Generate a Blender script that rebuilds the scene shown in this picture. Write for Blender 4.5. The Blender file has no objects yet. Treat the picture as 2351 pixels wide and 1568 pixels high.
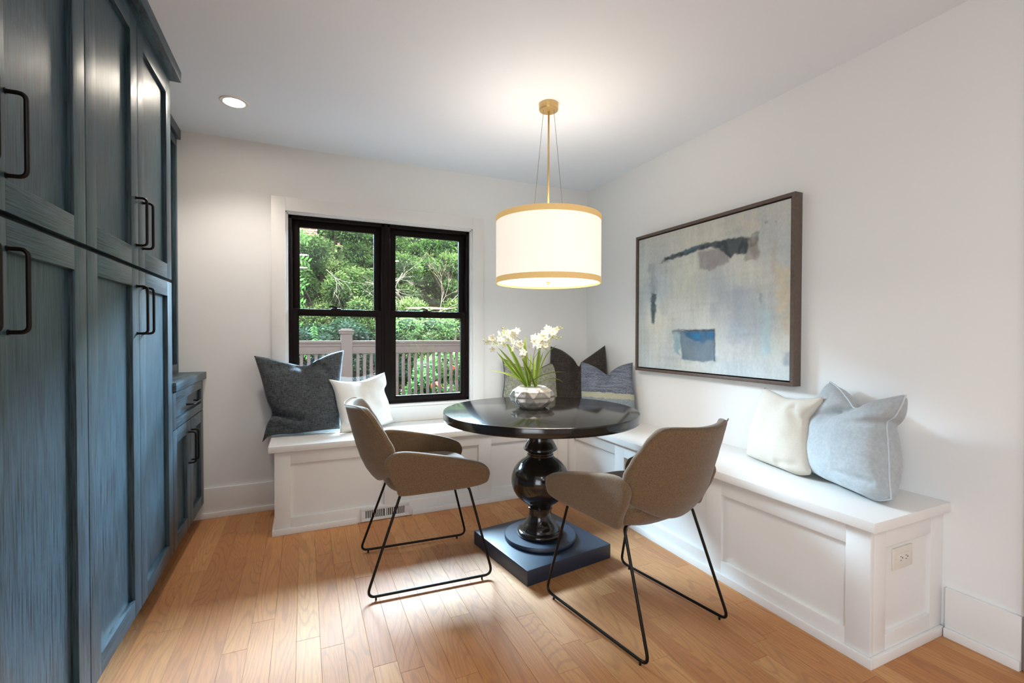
import bpy, bmesh, math, random
from mathutils import Vector, Matrix, noise as mnoise
random.seed(7)
SC = bpy.context.scene
COL = SC.collection
PI = math.pi

def lin(r, g, b):
    def f(c):
        c /= 255.0
        return c / 12.92 if c <= 0.04045 else ((c + 0.055) / 1.055) ** 2.4
    return (f(r), f(g), f(b), 1.0)

# ------------------------------------------------------------------ camera
cam_d = bpy.data.cameras.new('camera')
cam_d.sensor_fit = 'HORIZONTAL'; cam_d.sensor_width = 36.0
cam_d.lens = 1063.62 / 2351 * 36.0
cam_d.clip_start = 0.05; cam_d.clip_end = 200
cam = bpy.data.objects.new('camera', cam_d); COL.objects.link(cam)
yaw, pitch, roll = (math.radians(a) for a in (-24.2272, -0.7931, 0.118))
fwd = Vector((-math.sin(yaw) * math.cos(pitch), math.cos(yaw) * math.cos(pitch), math.sin(pitch)))
rgt = Vector((math.cos(yaw), math.sin(yaw), 0)); upv = rgt.cross(fwd)
r2 = math.cos(roll) * rgt + math.sin(roll) * upv
u2 = -math.sin(roll) * rgt + math.cos(roll) * upv
M = Matrix((r2, u2, -fwd)).transposed().to_4x4()
M.translation = Vector((-2.297, -3.4884, 1.1724))
cam.matrix_world = M
SC.camera = cam

# ------------------------------------------------------------------ sky, sun, added fill lamps, exposure
world = bpy.data.worlds.new('sky'); SC.world = world; world.use_nodes = True
wn = world.node_tree.nodes; wl = world.node_tree.links
sky = wn.new('ShaderNodeTexSky'); sky.sky_type = 'NISHITA'; sky.sun_disc = False
sky.sun_elevation = math.radians(48); sky.sun_rotation = math.radians(170); sky.air_density = 1.0
sky.dust_density = 2.0
wl.new(sky.outputs[0], wn['Background'].inputs[0]); wn['Background'].inputs[1].default_value = 0.5

def lamp(name, kind, loc, energy, color=(1, 1, 1), aim=None, size=None, size_y=None, shape=None, spread=None, soft=None):
    d = bpy.data.lights.new(name, kind); d.energy = energy; d.color = color
    if kind == 'AREA':
        d.shape = shape or ('RECTANGLE' if size_y else 'DISK')
        d.size = size
        if size_y: d.size_y = size_y
        if spread: d.spread = spread
    elif soft is not None:
        if kind == 'SUN': d.angle = soft
        else: d.shadow_soft_size = soft
    o = bpy.data.objects.new(name, d); COL.objects.link(o); o.location = loc
    if aim is not None:
        o.rotation_euler = (Vector(aim) - Vector(loc)).to_track_quat('-Z', 'Y').to_euler()
    return o

lamp('sun', 'SUN', (0, -10, 12), 7.0, (1.0, 0.95, 0.86), aim=(1.5, 2, 0), soft=0.01)
# unseen area lamp added outside, standing in for bright sky over the tree tops
lamp('sky_fill_lamp', 'AREA', (0.7, 5.0, 4.45), 9800, (0.52, 0.78, 1.0), aim=(0.2, 0.0, 0.9), size=13.4, size_y=1.1, spread=math.radians(150))
# unseen ceiling lights behind the camera, added as room fill
for lx, ly, e in ((-2.3, -4.3, 6), (-0.9, -4.3, 6), (-0.9, -5.8, 6), (-2.3, -5.8, 6)):
    lamp('fill_downlight', 'AREA', (lx, ly, 2.42), e, (0.95, 0.97, 1.0), aim=(lx, ly, 0), size=0.16)

# cool fill lamp added behind the camera, at an opening in the left wall
lamp('side_fill', 'AREA', (-3.58, -4.7, 1.25), 38, (0.84, 0.92, 1.0), aim=(0, -3.4, 1.5), size=2.0, size_y=1.6)

vs = SC.view_settings
vs.view_transform = 'Standard'; vs.look = 'None'; vs.gamma = 1.0; vs.use_curve_mapping = False
vs.exposure = 0.22

# ------------------------------------------------------------------ materials
class NT:
    def __init__(s, name):
        s.m = bpy.data.materials.new(name); s.m.use_nodes = True
        s.t = s.m.node_tree; s.b = s.t.nodes['Principled BSDF']; s.o = s.t.nodes['Material Output']
    def n(s, typ, **kw):
        nd = s.t.nodes.new(typ)
        for k, v in kw.items():
            if k.startswith('i_'):
                nd.inputs[int(k[2:])].default_value = v
            else: setattr(nd, k, v)
        return nd
    def l(s, a, b): s.t.links.new(a, b)
    def math(s, op, a, b=None, c=None):
        nd = s.n('ShaderNodeMath', operation=op)
        for i, v in enumerate((a, b, c)):
            if v is None: continue
            if isinstance(v, (int, float)): nd.inputs[i].default_value = v
            else: s.l(v, nd.inputs[i])
        return nd.outputs[0]
    def mix(s, fac, a, b, blend='MIX'):
        nd = s.n('ShaderNodeMix', data_type='RGBA', blend_type=blend)
        for i, v in ((0, fac), (6, a), (7, b)):
            if isinstance(v, (int, float, tuple)): nd.inputs[i].default_value = v
            else: s.l(v, nd.inputs[i])
        return nd.outputs[2]
    def ramp(s, val, stops):
        nd = s.n('ShaderNodeValToRGB'); cr = nd.color_ramp
        while len(cr.elements) < len(stops): cr.elements.new(0.5)
        for e, (p, c) in zip(cr.elements, stops):
            e.position = p; e.color = c if isinstance(c, tuple) else (c, c, c, 1)
        s.l(val, nd.inputs[0]); return nd.outputs[0]
    def vec(s, src, scale=(1, 1, 1), off=None):
        nd = s.n('ShaderNodeMapping'); nd.inputs['Scale'].default_value = scale
        s.l(src, nd.inputs[0])
        if off is not None: s.l(off, nd.inputs['Location'])
        return nd.outputs[0]
    def noise(s, vec, scale=5, detail=2, rough=0.5, dist=0):
        nd = s.n('ShaderNodeTexNoise'); s.l(vec, nd.inputs['Vector'])
        nd.inputs['Scale'].default_value = scale; nd.inputs['Detail'].default_value = detail
        nd.inputs['Roughness'].default_value = rough; nd.inputs['Distortion'].default_value = dist
        return nd.outputs['Fac']
    def bump(s, h, strength=0.3, dist=0.002):
        nd = s.n('ShaderNodeBump'); nd.inputs['Strength'].default_value = strength
        nd.inputs['Distance'].default_value = dist; s.l(h, nd.inputs['Height'])
        s.l(nd.outputs[0], s.b.inputs['Normal'])
    def set(s, color=None, rough=None, metal=None, spec=None, coat=None, coat_rough=None, sheen=None, emit=None, estr=None):
        for k, v in (('Base Color', color), ('Roughness', rough), ('Metallic', metal), ('Specular IOR Level', spec),
                     ('Coat Weight', coat), ('Coat Roughness', coat_rough), ('Sheen Weight', sheen),
                     ('Emission Color', emit), ('Emission Strength', estr)):
            if v is None: continue
            if hasattr(v, 'is_linked') or hasattr(v, 'links'): s.l(v, s.b.inputs[k])
            else: s.b.inputs[k].default_value = v
        return s.m

def simple(name, color, rough=0.5, mottled=0.0, **kw):
    t = NT(name)
    if mottled:
        pos = t.n('ShaderNodeNewGeometry').outputs['Position']
        f = t.noise(pos, 9, 3)
        c = t.mix(f, tuple(x * (1 - mottled) for x in color[:3]) + (1,), tuple(min(1, x * (1 + mottled)) for x in color[:3]) + (1,))
        return t.set(color=c, rough=rough, **kw)
    return t.set(color=color, rough=rough, **kw)

def oak_floor():
    t = NT('oak_plank')
    pos = t.n('ShaderNodeNewGeometry').outputs['Position']
    rnd = t.n('ShaderNodeObjectInfo').outputs['Random']
    off = t.n('ShaderNodeCombineXYZ')
    t.l(t.math('MULTIPLY', rnd, 71.0), off.inputs[0]); t.l(t.math('MULTIPLY', rnd, 37.0), off.inputs[1]); t.l(t.math('MULTIPLY', rnd, 13.0), off.inputs[2])
    v = t.vec(pos, (6.5, 0.75, 1), off.outputs[0])
    n1 = t.noise(v, 1.0, 1.2, 0.5)
    rings = t.math('SINE', t.math('MULTIPLY', n1, 170.0))
    fine = t.noise(t.vec(pos, (260, 9, 1), off.outputs[0]), 1.0, 3, 0.6)
    wide = t.noise(t.vec(pos, (22, 1.2, 1), off.outputs[0]), 1.0, 2, 0.5)
    ringf = t.ramp(rings, [(0.0, 0.0), (0.5, 0.10), (0.92, 1.0)])
    tone = t.ramp(rnd, [(0.0, lin(194, 130, 68)), (0.25, lin(178, 112, 52)), (0.5, lin(200, 140, 78)), (0.75, lin(186, 122, 60)), (1.0, lin(206, 152, 92))])
    dark = t.mix(0.6, tone, lin(122, 70, 32))
    c1 = t.mix(t.math('MULTIPLY', ringf, t.math('ADD', 0.15, t.math('MULTIPLY', wide, 0.7))), tone, dark)
    c2 = t.mix(t.math('MULTIPLY', t.ramp(fine, [(0.38, 1.0), (0.56, 0.0)]), 0.5), c1, dark)
    t.bump(fine, 0.10, 0.0005)
    return t.set(color=c2, rough=t.math('ADD', 0.68, t.math('MULTIPLY', fine, 0.12)), spec=0.8, coat=0.45, coat_rough=0.66)

def daylit_stained_oak(name, horizontal=False):
    t = NT(name)
    pos = t.n('ShaderNodeNewGeometry').outputs['Position']
    sc = (40, 6, 300) if horizontal else (300, 300, 6)
    rnd = t.n('ShaderNodeObjectInfo').outputs['Random']
    off = t.n('ShaderNodeCombineXYZ'); t.l(t.math('MULTIPLY', rnd, 31.0), off.inputs[1]); t.l(t.math('MULTIPLY', rnd, 17.0), off.inputs[2])
    wob = t.noise(pos, 2.2, 2)
    f = t.noise(t.vec(pos, sc, off.outputs[0]), 1.0, 4, 0.65, 0.4)
    w = t.noise(t.vec(pos, tuple(x * .12 for x in sc), off.outputs[0]), 1.0, 2, 0.5, 0.6)
    c = t.ramp(f, [(0.40, lin(15, 23, 28)), (0.48, lin(46, 70, 82)), (0.66, lin(68, 94, 106))])  # blue sheen of the window daylight is put into the dark stain colours
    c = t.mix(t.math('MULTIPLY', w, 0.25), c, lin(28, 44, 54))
    t.bump(f, 0.35, 0.0012)
    return t.set(color=c, rough=0.40, spec=0.6)

def fabric(name, c1, c2, weave=700, rough=0.9, bump=0.5, slub=0.5, sheen=0.15):
    t = NT(name)
    pos = t.n('ShaderNodeTexCoord').outputs['Object']
    a = t.noise(t.vec(pos, (weave * .12, weave * .12, weave)), 1, 2)
    b = t.noise(t.vec(pos, (weave, weave * .12, weave * .12)), 1, 2)
    s = t.math('ADD', t.math('MULTIPLY', a, 0.5), t.math('MULTIPLY', b, 0.5))
    big = t.noise(pos, 6, 2)
    f = t.ramp(s, [(0.40, 0.0), (0.60, 1.0)])
    c = t.mix(t.math('MULTIPLY', f, slub), c1, c2)
    c = t.mix(t.math('MULTIPLY', big, 0.25), c, c1)
    t.bump(s, bump, 0.002)
    return t.set(color=c, rough=rough, sheen=sheen, spec=0.2)

def heather(name, c1, c2, scale=420):
    t = NT(name)
    pos = t.n('ShaderNodeTexCoord').outputs['Object']
    n = t.noise(pos, scale, 3, 0.7); m = t.noise(pos, scale * .25, 2)
    f = t.ramp(t.math('ADD', t.math('MULTIPLY', n, .7), t.math('MULTIPLY', m, .3)), [(0.40, 0.0), (0.62, 1.0)])
    t.bump(n, 0.4, 0.0015)
    return t.set(color=t.mix(f, c1, c2), rough=0.92, spec=0.2, sheen=0.25)

def stripe_fabric():
    t = NT('striped_weave')
    pos = t.n('ShaderNodeTexCoord').outputs['Object']
    sep = t.n('ShaderNodeSeparateXYZ'); t.l(pos, sep.inputs[0]); z = sep.outputs[2]
    slub = t.noise(t.vec(pos, (9, 9, 150)), 1, 3, 0.6)
    fine = t.noise(t.vec(pos, (300, 300, 160)), 1, 2)
    wob = t.math('MULTIPLY', t.math('SUBTRACT', t.noise(t.vec(pos, (25, 25, 60)), 1, 2), 0.5), 0.022)
    zz = t.math('MULTIPLY', t.math('ADD', z, wob), 2.0)
    base = t.ramp(zz, [(0.0, lin(70, 100, 128)), (0.19, lin(58, 96, 132)), (0.23, lin(112, 124, 132)), (0.335, lin(120, 130, 136)),
                       (0.345, lin(168, 166, 138)), (0.415, lin(168, 166, 138)), (0.425, lin(62, 74, 100)), (0.46, lin(104, 110, 124)),
                       (0.70, lin(98, 106, 122)), (1.0, lin(72, 80, 92))])
    d = t.ramp(slub, [(0.40, 1.0), (0.60, 0.0)])
    msk = t.ramp(zz, [(0.415, 0.12), (0.43, 1.0)])
    c = t.mix(t.math('MULTIPLY', t.math('MULTIPLY', d, 0.9), msk), base, lin(52, 60, 84))
    c = t.mix(t.math('MULTIPLY', t.ramp(fine, [(0.4, 0.0), (0.62, 1.0)]), 0.3), c, lin(196, 198, 196))
    t.bump(fine, 0.5, 0.002)
    return t.set(color=c, rough=0.95, spec=0.15, sheen=0.1)

def glass_pane():
    t = NT('window_glass')
    tr = t.n('ShaderNodeBsdfTransparent'); gl = t.n('ShaderNodeBsdfGlossy'); gl.inputs['Roughness'].default_value = 0.0
    fr = t.n('ShaderNodeFresnel'); fr.inputs[0].default_value = 1.5
    mx = t.n('ShaderNodeMixShader'); t.l(fr.outputs[0], mx.inputs[0]); t.l(tr.outputs[0], mx.inputs[1]); t.l(gl.outputs[0], mx.inputs[2])
    t.l(mx.outputs[0], t.o.inputs['Surface']); return t.m

def emitter(name, color, strength):
    t = NT(name); return t.set(color=color, rough=0.6, emit=color, estr=strength)

def vcol(name, rough=0.6, bump=False):
    t = NT(name); a = t.n('ShaderNodeAttribute', attribute_name='Col')
    if bump:
        pos = t.n('ShaderNodeNewGeometry').outputs['Position']; t.bump(t.noise(pos, 130, 4, .7), 0.35, 0.001)
    return t.set(color=a.outputs['Color'], rough=rough)

def brick_wall_mat():
    t = NT('brick'); pos = t.n('ShaderNodeNewGeometry').outputs['Position']
    sep = t.n('ShaderNodeSeparateXYZ'); t.l(pos, sep.inputs[0])
    cb = t.n('ShaderNodeCombineXYZ'); t.l(sep.outputs[0], cb.inputs[0]); t.l(sep.outputs[2], cb.inputs[1])
    br = t.n('ShaderNodeTexBrick'); t.l(cb.outputs[0], br.inputs['Vector'])
    br.inputs['Color1'].default_value = lin(150, 120, 96); br.inputs['Color2'].default_value = lin(84, 66, 58); br.inputs['Mortar'].default_value = lin(205, 190, 168)
    br.inputs['Scale'].default_value = 1.0; br.inputs['Brick Width'].default_value = 0.21; br.inputs['Row Height'].default_value = 0.075; br.inputs['Mortar Size'].default_value = 0.012
    return t.set(color=br.outputs[0], rough=0.9)

def leaf_mat(name, c1, c2, c3):
    t = NT(name)
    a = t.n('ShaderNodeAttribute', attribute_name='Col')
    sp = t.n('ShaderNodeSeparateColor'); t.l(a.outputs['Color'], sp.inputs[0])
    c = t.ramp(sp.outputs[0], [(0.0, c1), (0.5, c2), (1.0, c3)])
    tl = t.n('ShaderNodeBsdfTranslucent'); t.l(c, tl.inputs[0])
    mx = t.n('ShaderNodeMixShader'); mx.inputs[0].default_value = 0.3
    t.set(color=c, rough=0.55, spec=0.3)
    t.l(t.b.outputs[0], mx.inputs[1]); t.l(tl.outputs[0], mx.inputs[2]); t.l(mx.outputs[0], t.o.inputs['Surface'])
    return t.m

def plant_leaf_mat():
    t = NT('strap_leaf'); g = t.n('ShaderNodeAttribute', attribute_name='Col')
    sp = t.n('ShaderNodeSeparateColor'); t.l(g.outputs['Color'], sp.inputs[0])
    c = t.mix(sp.outputs[0], lin(50, 88, 22), lin(132, 152, 44))
    c = t.mix(t.math('MULTIPLY', sp.outputs[1], 0.75), c, lin(176, 184, 70))
    return t.set(color=c, rough=0.35, spec=0.5)

MAT = {}
MAT['wall'] = simple('wall_paint', lin(236, 235, 232), 0.75)
MAT['ceil'] = simple('ceiling_paint', lin(238, 242, 247), 0.8)
MAT['trim'] = simple('trim_paint', lin(234, 231, 226), 0.38)
MAT['bench'] = simple('bench_paint', lin(232, 229, 224), 0.36)
MAT['oak'] = oak_floor()
MAT['jamb'] = simple('oak_jamb', lin(168, 104, 52), 0.5, 0.15)
MAT['subfloor'] = simple('subfloor', lin(110, 72, 40), 0.7)
MAT['cabv'] = daylit_stained_oak('daylit_stained_oak_upright'); MAT['cabh'] = daylit_stained_oak('daylit_stained_oak_level', True)
MAT['cabdark'] = simple('cabinet_inside', lin(18, 18, 19), 0.6)
MAT['black'] = simple('black_metal', lin(30, 26, 22), 0.34, metal=0.7)
MAT['frame'] = simple('bronze_window_frame', lin(19, 10, 7), 0.5, 0.1, spec=0.12)
MAT['glass'] = glass_pane()
MAT['table'] = simple('ebonised_wood', lin(30, 24, 19), 0.13, 0.12, spec=0.6)
MAT['plinth'] = simple('ebonised_plinth_sky_tint', lin(8, 28, 50), 0.46, 0.12, spec=0.8)  # blue sky reflection is put into the dark base colour
MAT['wool'] = heather('taupe_wool', lin(86, 67, 46), lin(126, 101, 74), 900)
MAT['brass'] = simple('pale_brass', lin(206, 174, 116), 0.35, metal=0.6)
MAT['cable'] = simple('steel_cable', lin(150, 146, 138), 0.4, metal=0.7)
MAT['pot'] = simple('glazed_pot', lin(168, 160, 148), 0.2, metal=0.1, spec=0.6)
MAT['soil'] = simple('moss', lin(40, 44, 24), 0.95, 0.3)
MAT['leaf'] = plant_leaf_mat()
MAT['stem'] = simple('flower_stem', lin(116, 104, 44), 0.5)
MAT['petal'] = simple('cream_petal', lin(246, 240, 214), 0.55)
MAT['eye'] = simple('flower_eye', lin(206, 196, 84), 0.5)
MAT['bud'] = simple('green_bud', lin(168, 168, 58), 0.5)
MAT['plate'] = simple('outlet_plate', lin(224, 216, 203), 0.35)
MAT['slot'] = simple('dark_slot', lin(22, 20, 18), 0.8)
MAT['vent'] = simple('white_register', lin(228, 226, 222), 0.4)
MAT['deck'] = simple('taupe_rail_paint', lin(84, 64, 54), 0.65, 0.05, spec=0.3)
MAT['brick'] = brick_wall_mat()
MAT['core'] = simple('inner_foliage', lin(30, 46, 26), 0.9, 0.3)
MAT['bark'] = simple('bark', lin(86, 72, 62), 0.9, 0.2)
MAT['twig'] = simple('dead_twig', lin(196, 176, 156), 0.9, 0.1)
MAT['soilout'] = simple('garden_ground', lin(62, 66, 44), 0.95, 0.25)
MAT['stucco'] = simple('house_render', lin(150, 140, 130), 0.9)

# ------------------------------------------------------------------ helpers
def tag(o, label=None, cat=None, group=None, kind=None):
    if label: o['label'] = label
    if cat: o['category'] = cat
    if group: o['group'] = group
    if kind: o['kind'] = kind
    return o

def empty(name, loc=(0, 0, 0), rz=0.0, label=None, cat=None, group=None):
    o = bpy.data.objects.new(name, None); COL.objects.link(o)
    o.location = loc; o.rotation_euler = (0, 0, rz); o.empty_display_size = 0.05
    return tag(o, label, cat, group)

class MB:
    """mesh builder"""
    def __init__(s): s.v = []; s.f = []; s.mi = []; s.c = {}
    def add(s, vs, fs, mi=0):
        k = len(s.v); s.v += [tuple(p) for p in vs]
        s.f += [tuple(i + k for i in f) for f in fs]; s.mi += [mi] * len(fs); return k
    def box(s, x0, x1, y0, y1, z0, z1, b=0.0, mi=0):
        x0, x1 = min(x0, x1), max(x0, x1); y0, y1 = min(y0, y1), max(y0, y1); z0, z1 = min(z0, z1), max(z0, z1)
        if b <= 0:
            s.add([(x0, y0, z0), (x1, y0, z0), (x1, y1, z0), (x0, y1, z0), (x0, y0, z1), (x1, y0, z1), (x1, y1, z1), (x0, y1, z1)],
                  [(0, 3, 2, 1), (4, 5, 6, 7), (0, 1, 5, 4), (1, 2, 6, 5), (2, 3, 7, 6), (3, 0, 4, 7)], mi)
            return
        bm = bmesh.new(); bmesh.ops.create_cube(bm, size=1.0)
        for v in bm.verts:
            v.co = Vector(((x0 + x1) / 2 + v.co.x * (x1 - x0), (y0 + y1) / 2 + v.co.y * (y1 - y0), (z0 + z1) / 2 + v.co.z * (z1 - z0)))
        bmesh.ops.bevel(bm, geom=bm.edges[:], offset=b, segments=2, affect='EDGES', profile=0.6)
        bm.verts.index_update()
        s.add([v.co[:] for v in bm.verts], [tuple(v.index for v in f.verts) for f in bm.faces], mi); bm.free()
    def tube(s, pts, r, n=8, caps=True, mi=0):
        pts = [Vector(p) for p in pts]; rs = r if isinstance(r, (list, tuple)) else [r] * len(pts)
        t0 = (pts[1] - pts[0]).normalized()
        ref = Vector((0, 0, 1)) if abs(t0.z) < 0.9 else Vector((1, 0, 0))
        a = t0.cross(ref).normalized(); vs = []
        for i, p in enumerate(pts):
            if i == 0: t = t0
            elif i == len(pts) - 1: t = (pts[i] - pts[i - 1]).normalized()
            else: t = ((pts[i + 1] - pts[i]).normalized() + (pts[i] - pts[i - 1]).normalized()).normalized()
            a = (a - t * a.dot(t)).normalized(); bb = t.cross(a)
            for k in range(n):
                an = 2 * PI * k / n; vs.append(p + a * math.cos(an) * rs[i] + bb * math.sin(an) * rs[i])
        fs = []
        for i in range(len(pts) - 1):
            for k in range(n):
                fs.append((i * n + k, i * n + (k + 1) % n, (i + 1) * n + (k + 1) % n, (i + 1) * n + k))
        if caps:
            fs.append(tuple(range(n - 1, -1, -1))); m = (len(pts) - 1) * n; fs.append(tuple(m + k for k in range(n)))
        s.add(vs, fs, mi)
    def lathe(s, prof, n=48, c=(0, 0), mi=0, close=False):
        vs = []; fs = []
        for r, z in prof:
            for k in range(n):
                a = 2 * PI * k / n; vs.append((c[0] + r * math.cos(a), c[1] + r * math.sin(a), z))
        m = len(prof)
        for i in range(m - 1):
            for k in range(n):
                fs.append((i * n + k, i * n + (k + 1) % n, (i + 1) * n + (k + 1) % n, (i + 1) * n + k))
        if close:
            for k in range(n):
                fs.append(((m - 1) * n + k, (m - 1) * n + (k + 1) % n, (k + 1) % n, k))
        else:
            fs.append(tuple(range(n - 1, -1, -1))); fs.append(tuple((m - 1) * n + k for k in range(n)))
        s.add(vs, fs, mi)
    def grid(s, P, mi=0, closed_u=False):
        ni = len(P); nj = len(P[0]); vs = [p for row in P for p in row]; fs = []
        for i in range(ni - 1):
            for j in range(nj - 1):
                fs.append((i * nj + j, i * nj + j + 1, (i + 1) * nj + j + 1, (i + 1) * nj + j))
        return s.add(vs, fs, mi)
    def build(s, name, mat, parent=None, smooth=False, colors=None, subsurf=0, solidify=0, auto=None):
        me = bpy.data.meshes.new(name); me.from_pydata(s.v, [], s.f); me.validate()
        mats = mat if isinstance(mat, (list, tuple)) else [mat]
        for m in mats: me.materials.append(m)
        if len(mats) > 1 and len(me.polygons) == len(s.mi): me.polygons.foreach_set('material_index', s.mi)
        if smooth: me.polygons.foreach_set('use_smooth', [True] * len(me.polygons))
        if colors is not None:
            at = me.color_attributes.new('Col', 'FLOAT_COLOR', 'POINT')
            at.data.foreach_set('color', [x for c in colors for x in c])
        me.update()
        if auto is not None:
            me.polygons.foreach_set('use_smooth', [True] * len(me.polygons)); me.set_sharp_from_angle(angle=math.radians(auto))
        o = bpy.data.objects.new(name, me); COL.objects.link(o)
        if parent: o.parent = parent
        if solidify:
            md = o.modifiers.new('thickness', 'SOLIDIFY'); md.thickness = solidify; md.offset = 0
        if subsurf:
            md = o.modifiers.new('round', 'SUBSURF'); md.levels = subsurf; md.render_levels = subsurf
        return o

def box_obj(name, mat, x0, x1, y0, y1, z0, z1, b=0.0, parent=None):
    m = MB(); m.box(x0, x1, y0, y1, z0, z1, b); return m.build(name, mat, parent, auto=40 if b else None)

def children_of(o): return [c for c in bpy.data.objects if c.parent == o]
def copy_tree(o, parent=None):
    kids = children_of(o)
    c = o.copy(); COL.objects.link(c)
    if parent: c.parent = parent
    for k in kids: copy_tree(k, c)
    return c

def rounded(pts, r, seg=6):
    """polyline with its inner corners rounded"""
    pts = [Vector(p) for p in pts]; out = [pts[0]]
    for i in range(1, len(pts) - 1):
        a = (pts[i - 1] - pts[i]); b = (pts[i + 1] - pts[i]); d = min(r, a.length * .45, b.length * .45)
        p0 = pts[i] + a.normalized() * d; p1 = pts[i] + b.normalized() * d
        for k in range(seg + 1):
            t = k / seg; out.append((1 - t) ** 2 * p0 + 2 * t * (1 - t) * pts[i] + t * t * p1)
    out.append(pts[-1]); return out

def interp(x, xs, ys):
    if x <= xs[0]: return ys[0]
    for i in range(len(xs) - 1):
        if x <= xs[i + 1]:
            t = (x - xs[i]) / (xs[i + 1] - xs[i]); t = t * t * (3 - 2 * t) * 0.5 + t * 0.5
            return ys[i] + (ys[i + 1] - ys[i]) * t
    return ys[-1]

# ------------------------------------------------------------------ room shell
H = 2.44; XL = -3.48; YB = -7.2; WT = 0.15
WX0, WX1, WZ0, WZ1 = -2.405, -1.075, 0.63, 2.008
m = MB()
m.box(XL - WT, WX0, 0, WT, -0.1, H + .1); m.box(WX1, WT, 0, WT, -0.1, H + .1)
m.box(WX0, WX1, 0, WT, -0.1, WZ0); m.box(WX0, WX1, 0, WT, WZ1, H + .1)
tag(m.build('wall_back', MAT['wall']), kind='structure')
tag(box_obj('wall_right', MAT['wall'], 0, WT, YB, 0, -0.1, H + .1), kind='structure')
m = MB(); m.box(XL - WT, XL, YB, -5.75, -.1, H + .1); m.box(XL - WT, XL, -3.6, 0, -.1, H + .1); m.box(XL - WT, XL, -5.75, -3.6, -.1, .35); m.box(XL - WT, XL, -5.75, -3.6, 2.15, H + .1)  # opening added in the wall for the side fill lamp
tag(m.build('wall_left', MAT['wall']), kind='structure')
tag(box_obj('wall_front', MAT['wall'], XL - WT, WT, YB - WT, YB, -0.1, H + .1), kind='structure')
tag(box_obj('ceiling', MAT['ceil'], XL - WT, WT, YB - WT, WT, H, H + .1), kind='structure')
floor = tag(box_obj('floor', MAT['subfloor'], XL, 0, YB, 0, -0.1, -0.012), kind='structure')
# unseen mass above the room, added to shade the deck and railing
tag(box_obj('shade_block', MAT['stucco'], -7, 5, -6.8, WT, H + .1, 6.2), kind='structure')

# floor planks
PW = 0.083
def plank_mesh(L):
    b = 0.0005; w = PW / 2 - 0.0003; h = L / 2 - 0.0004
    vs = [(-w, -h, -0.012), (w, -h, -0.012), (w, h, -0.012), (-w, h, -0.012),
          (-w, -h, -b), (w, -h, -b), (w, h, -b), (-w, h, -b),
          (-w + b, -h + b, 0), (w - b, -h + b, 0), (w - b, h - b, 0), (-w + b, h - b, 0)]
    fs = [(0, 1, 5, 4), (1, 2, 6, 5), (2, 3, 7, 6), (3, 0, 4, 7), (4, 5, 9, 8), (5, 6, 10, 9), (6, 7, 11, 10), (7, 4, 8, 11), (8, 9, 10, 11)]
    me = bpy.data.meshes.new('plank'); me.from_pydata(vs, [], fs); me.materials.append(MAT['oak']); return me
LENS = [0.35, 0.5, 0.65, 0.8, 1.0, 1.2, 1.45]
pm = {L: plank_mesh(L) for L in LENS}
rp = random.Random(11); row = 0; x = -PW / 2 - 0.002; rest = MB(); pcount = 0
while x > XL:
    y = -0.02 + rp.random() * 0.5
    while y > -3.3:
        L = rp.choice(LENS); yc = y - L / 2
        vis = (y > -3.0) and (x > -3.0) and (yc - L / 2 < -0.45 or x < -2.45) and (pcount < 299)
        lim = -2.05 - (x + 1.7) * 0.42
        if y < lim - 0.15: vis = False
        if vis:
            o = bpy.data.objects.new('plank', pm[L]); COL.objects.link(o); o.parent = floor; o.location = (x, yc, 0); pcount += 1
        else:
            w = PW / 2 - .0003; rest.box(x - w, x + w, max(yc - L / 2 + .0004, YB), min(yc + L / 2 - .0004, 0), -0.012, 0)
        y -= L
    rest.box(x - PW / 2 + .0003, x + PW / 2 - .0003, YB, y, -0.012, 0)
    x -= PW; row += 1
tag(rest.build('plank', MAT['oak'], floor), kind='stuff')

# baseboards with shoe moulding
def baseboard(name, run):
    b = MB(); sh = MB()
    for (x0, x1, y0, y1, sx0, sx1, sy0, sy1) in run:
        b.box(x0, x1, y0, y1, 0, 0.19, 0.003); sh.box(sx0, sx1, sy0, sy1, 0, 0.036, 0.004)
    o = tag(b.build(name, MAT['trim'], auto=40), kind='structure')
    sh.build('shoe_moulding', MAT['trim'], o, auto=40); return o
baseboard('baseboard_back', [(-3.0, -2.47, -0.015, 0, -3.0, -2.47, -0.027, -0.015)])
baseboard('baseboard_right', [(-0.015, 0, -2.757, -2.545, -0.027, -0.015, -2.757, -2.545)])
tag(box_obj('trim_1', MAT['jamb'], -0.02, 0.0, -2.85, -2.764, 0, H, 0.003), kind='structure')

# ------------------------------------------------------------------ window
win = empty('window_1', (0, 0, 0)); tag(win, kind='structure')
F = MAT['frame']; T = MAT['trim']
m = MB()   # casing
m.box(-2.491, WX0, -0.016, 0, 0.5255, 2.098, 0.002); m.box(WX1, -0.981, -0.016, 0, 0.5255, 2.098, 0.002)
m.box(WX0, WX1, -0.016, 0, WZ1, 2.098, 0.002)
m.build('casing', T, win, auto=40)
m = MB()   # jamb extension with a step
for d, y0, y1 in ((0.008, 0.0, 0.10), (0.015, 0.014, 0.10)):
    m.box(WX0, WX0 + d, y0, y1, WZ0, WZ1); m.box(WX1 - d, WX1, y0, y1, WZ0, WZ1)
    m.box(WX0, WX1, y0, y1, WZ1 - d, WZ1)
m.build('jamb', T, win)
m = MB(); m.box(WX0 + .001, WX1 - .001, -0.004, 0.04, 0.635, 0.655, 0.003); m.build('stool', T, win, auto=40)
m = MB(); m.box(WX0, WX1, -0.014, 0, 0.5265, 0.635, 0.002); m.build('apron', T, win, auto=40)
fx0, fx1, fz0, fz1 = -2.389, -1.092, 0.658, 1.994
m = MB()   # fixed frame
y0, y1 = 0.03, 0.12
m.box(fx0, fx0 + .022, y0, y1, fz0, fz1, .002); m.box(fx1 - .022, fx1, y0, y1, fz0, fz1, .002)
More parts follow.
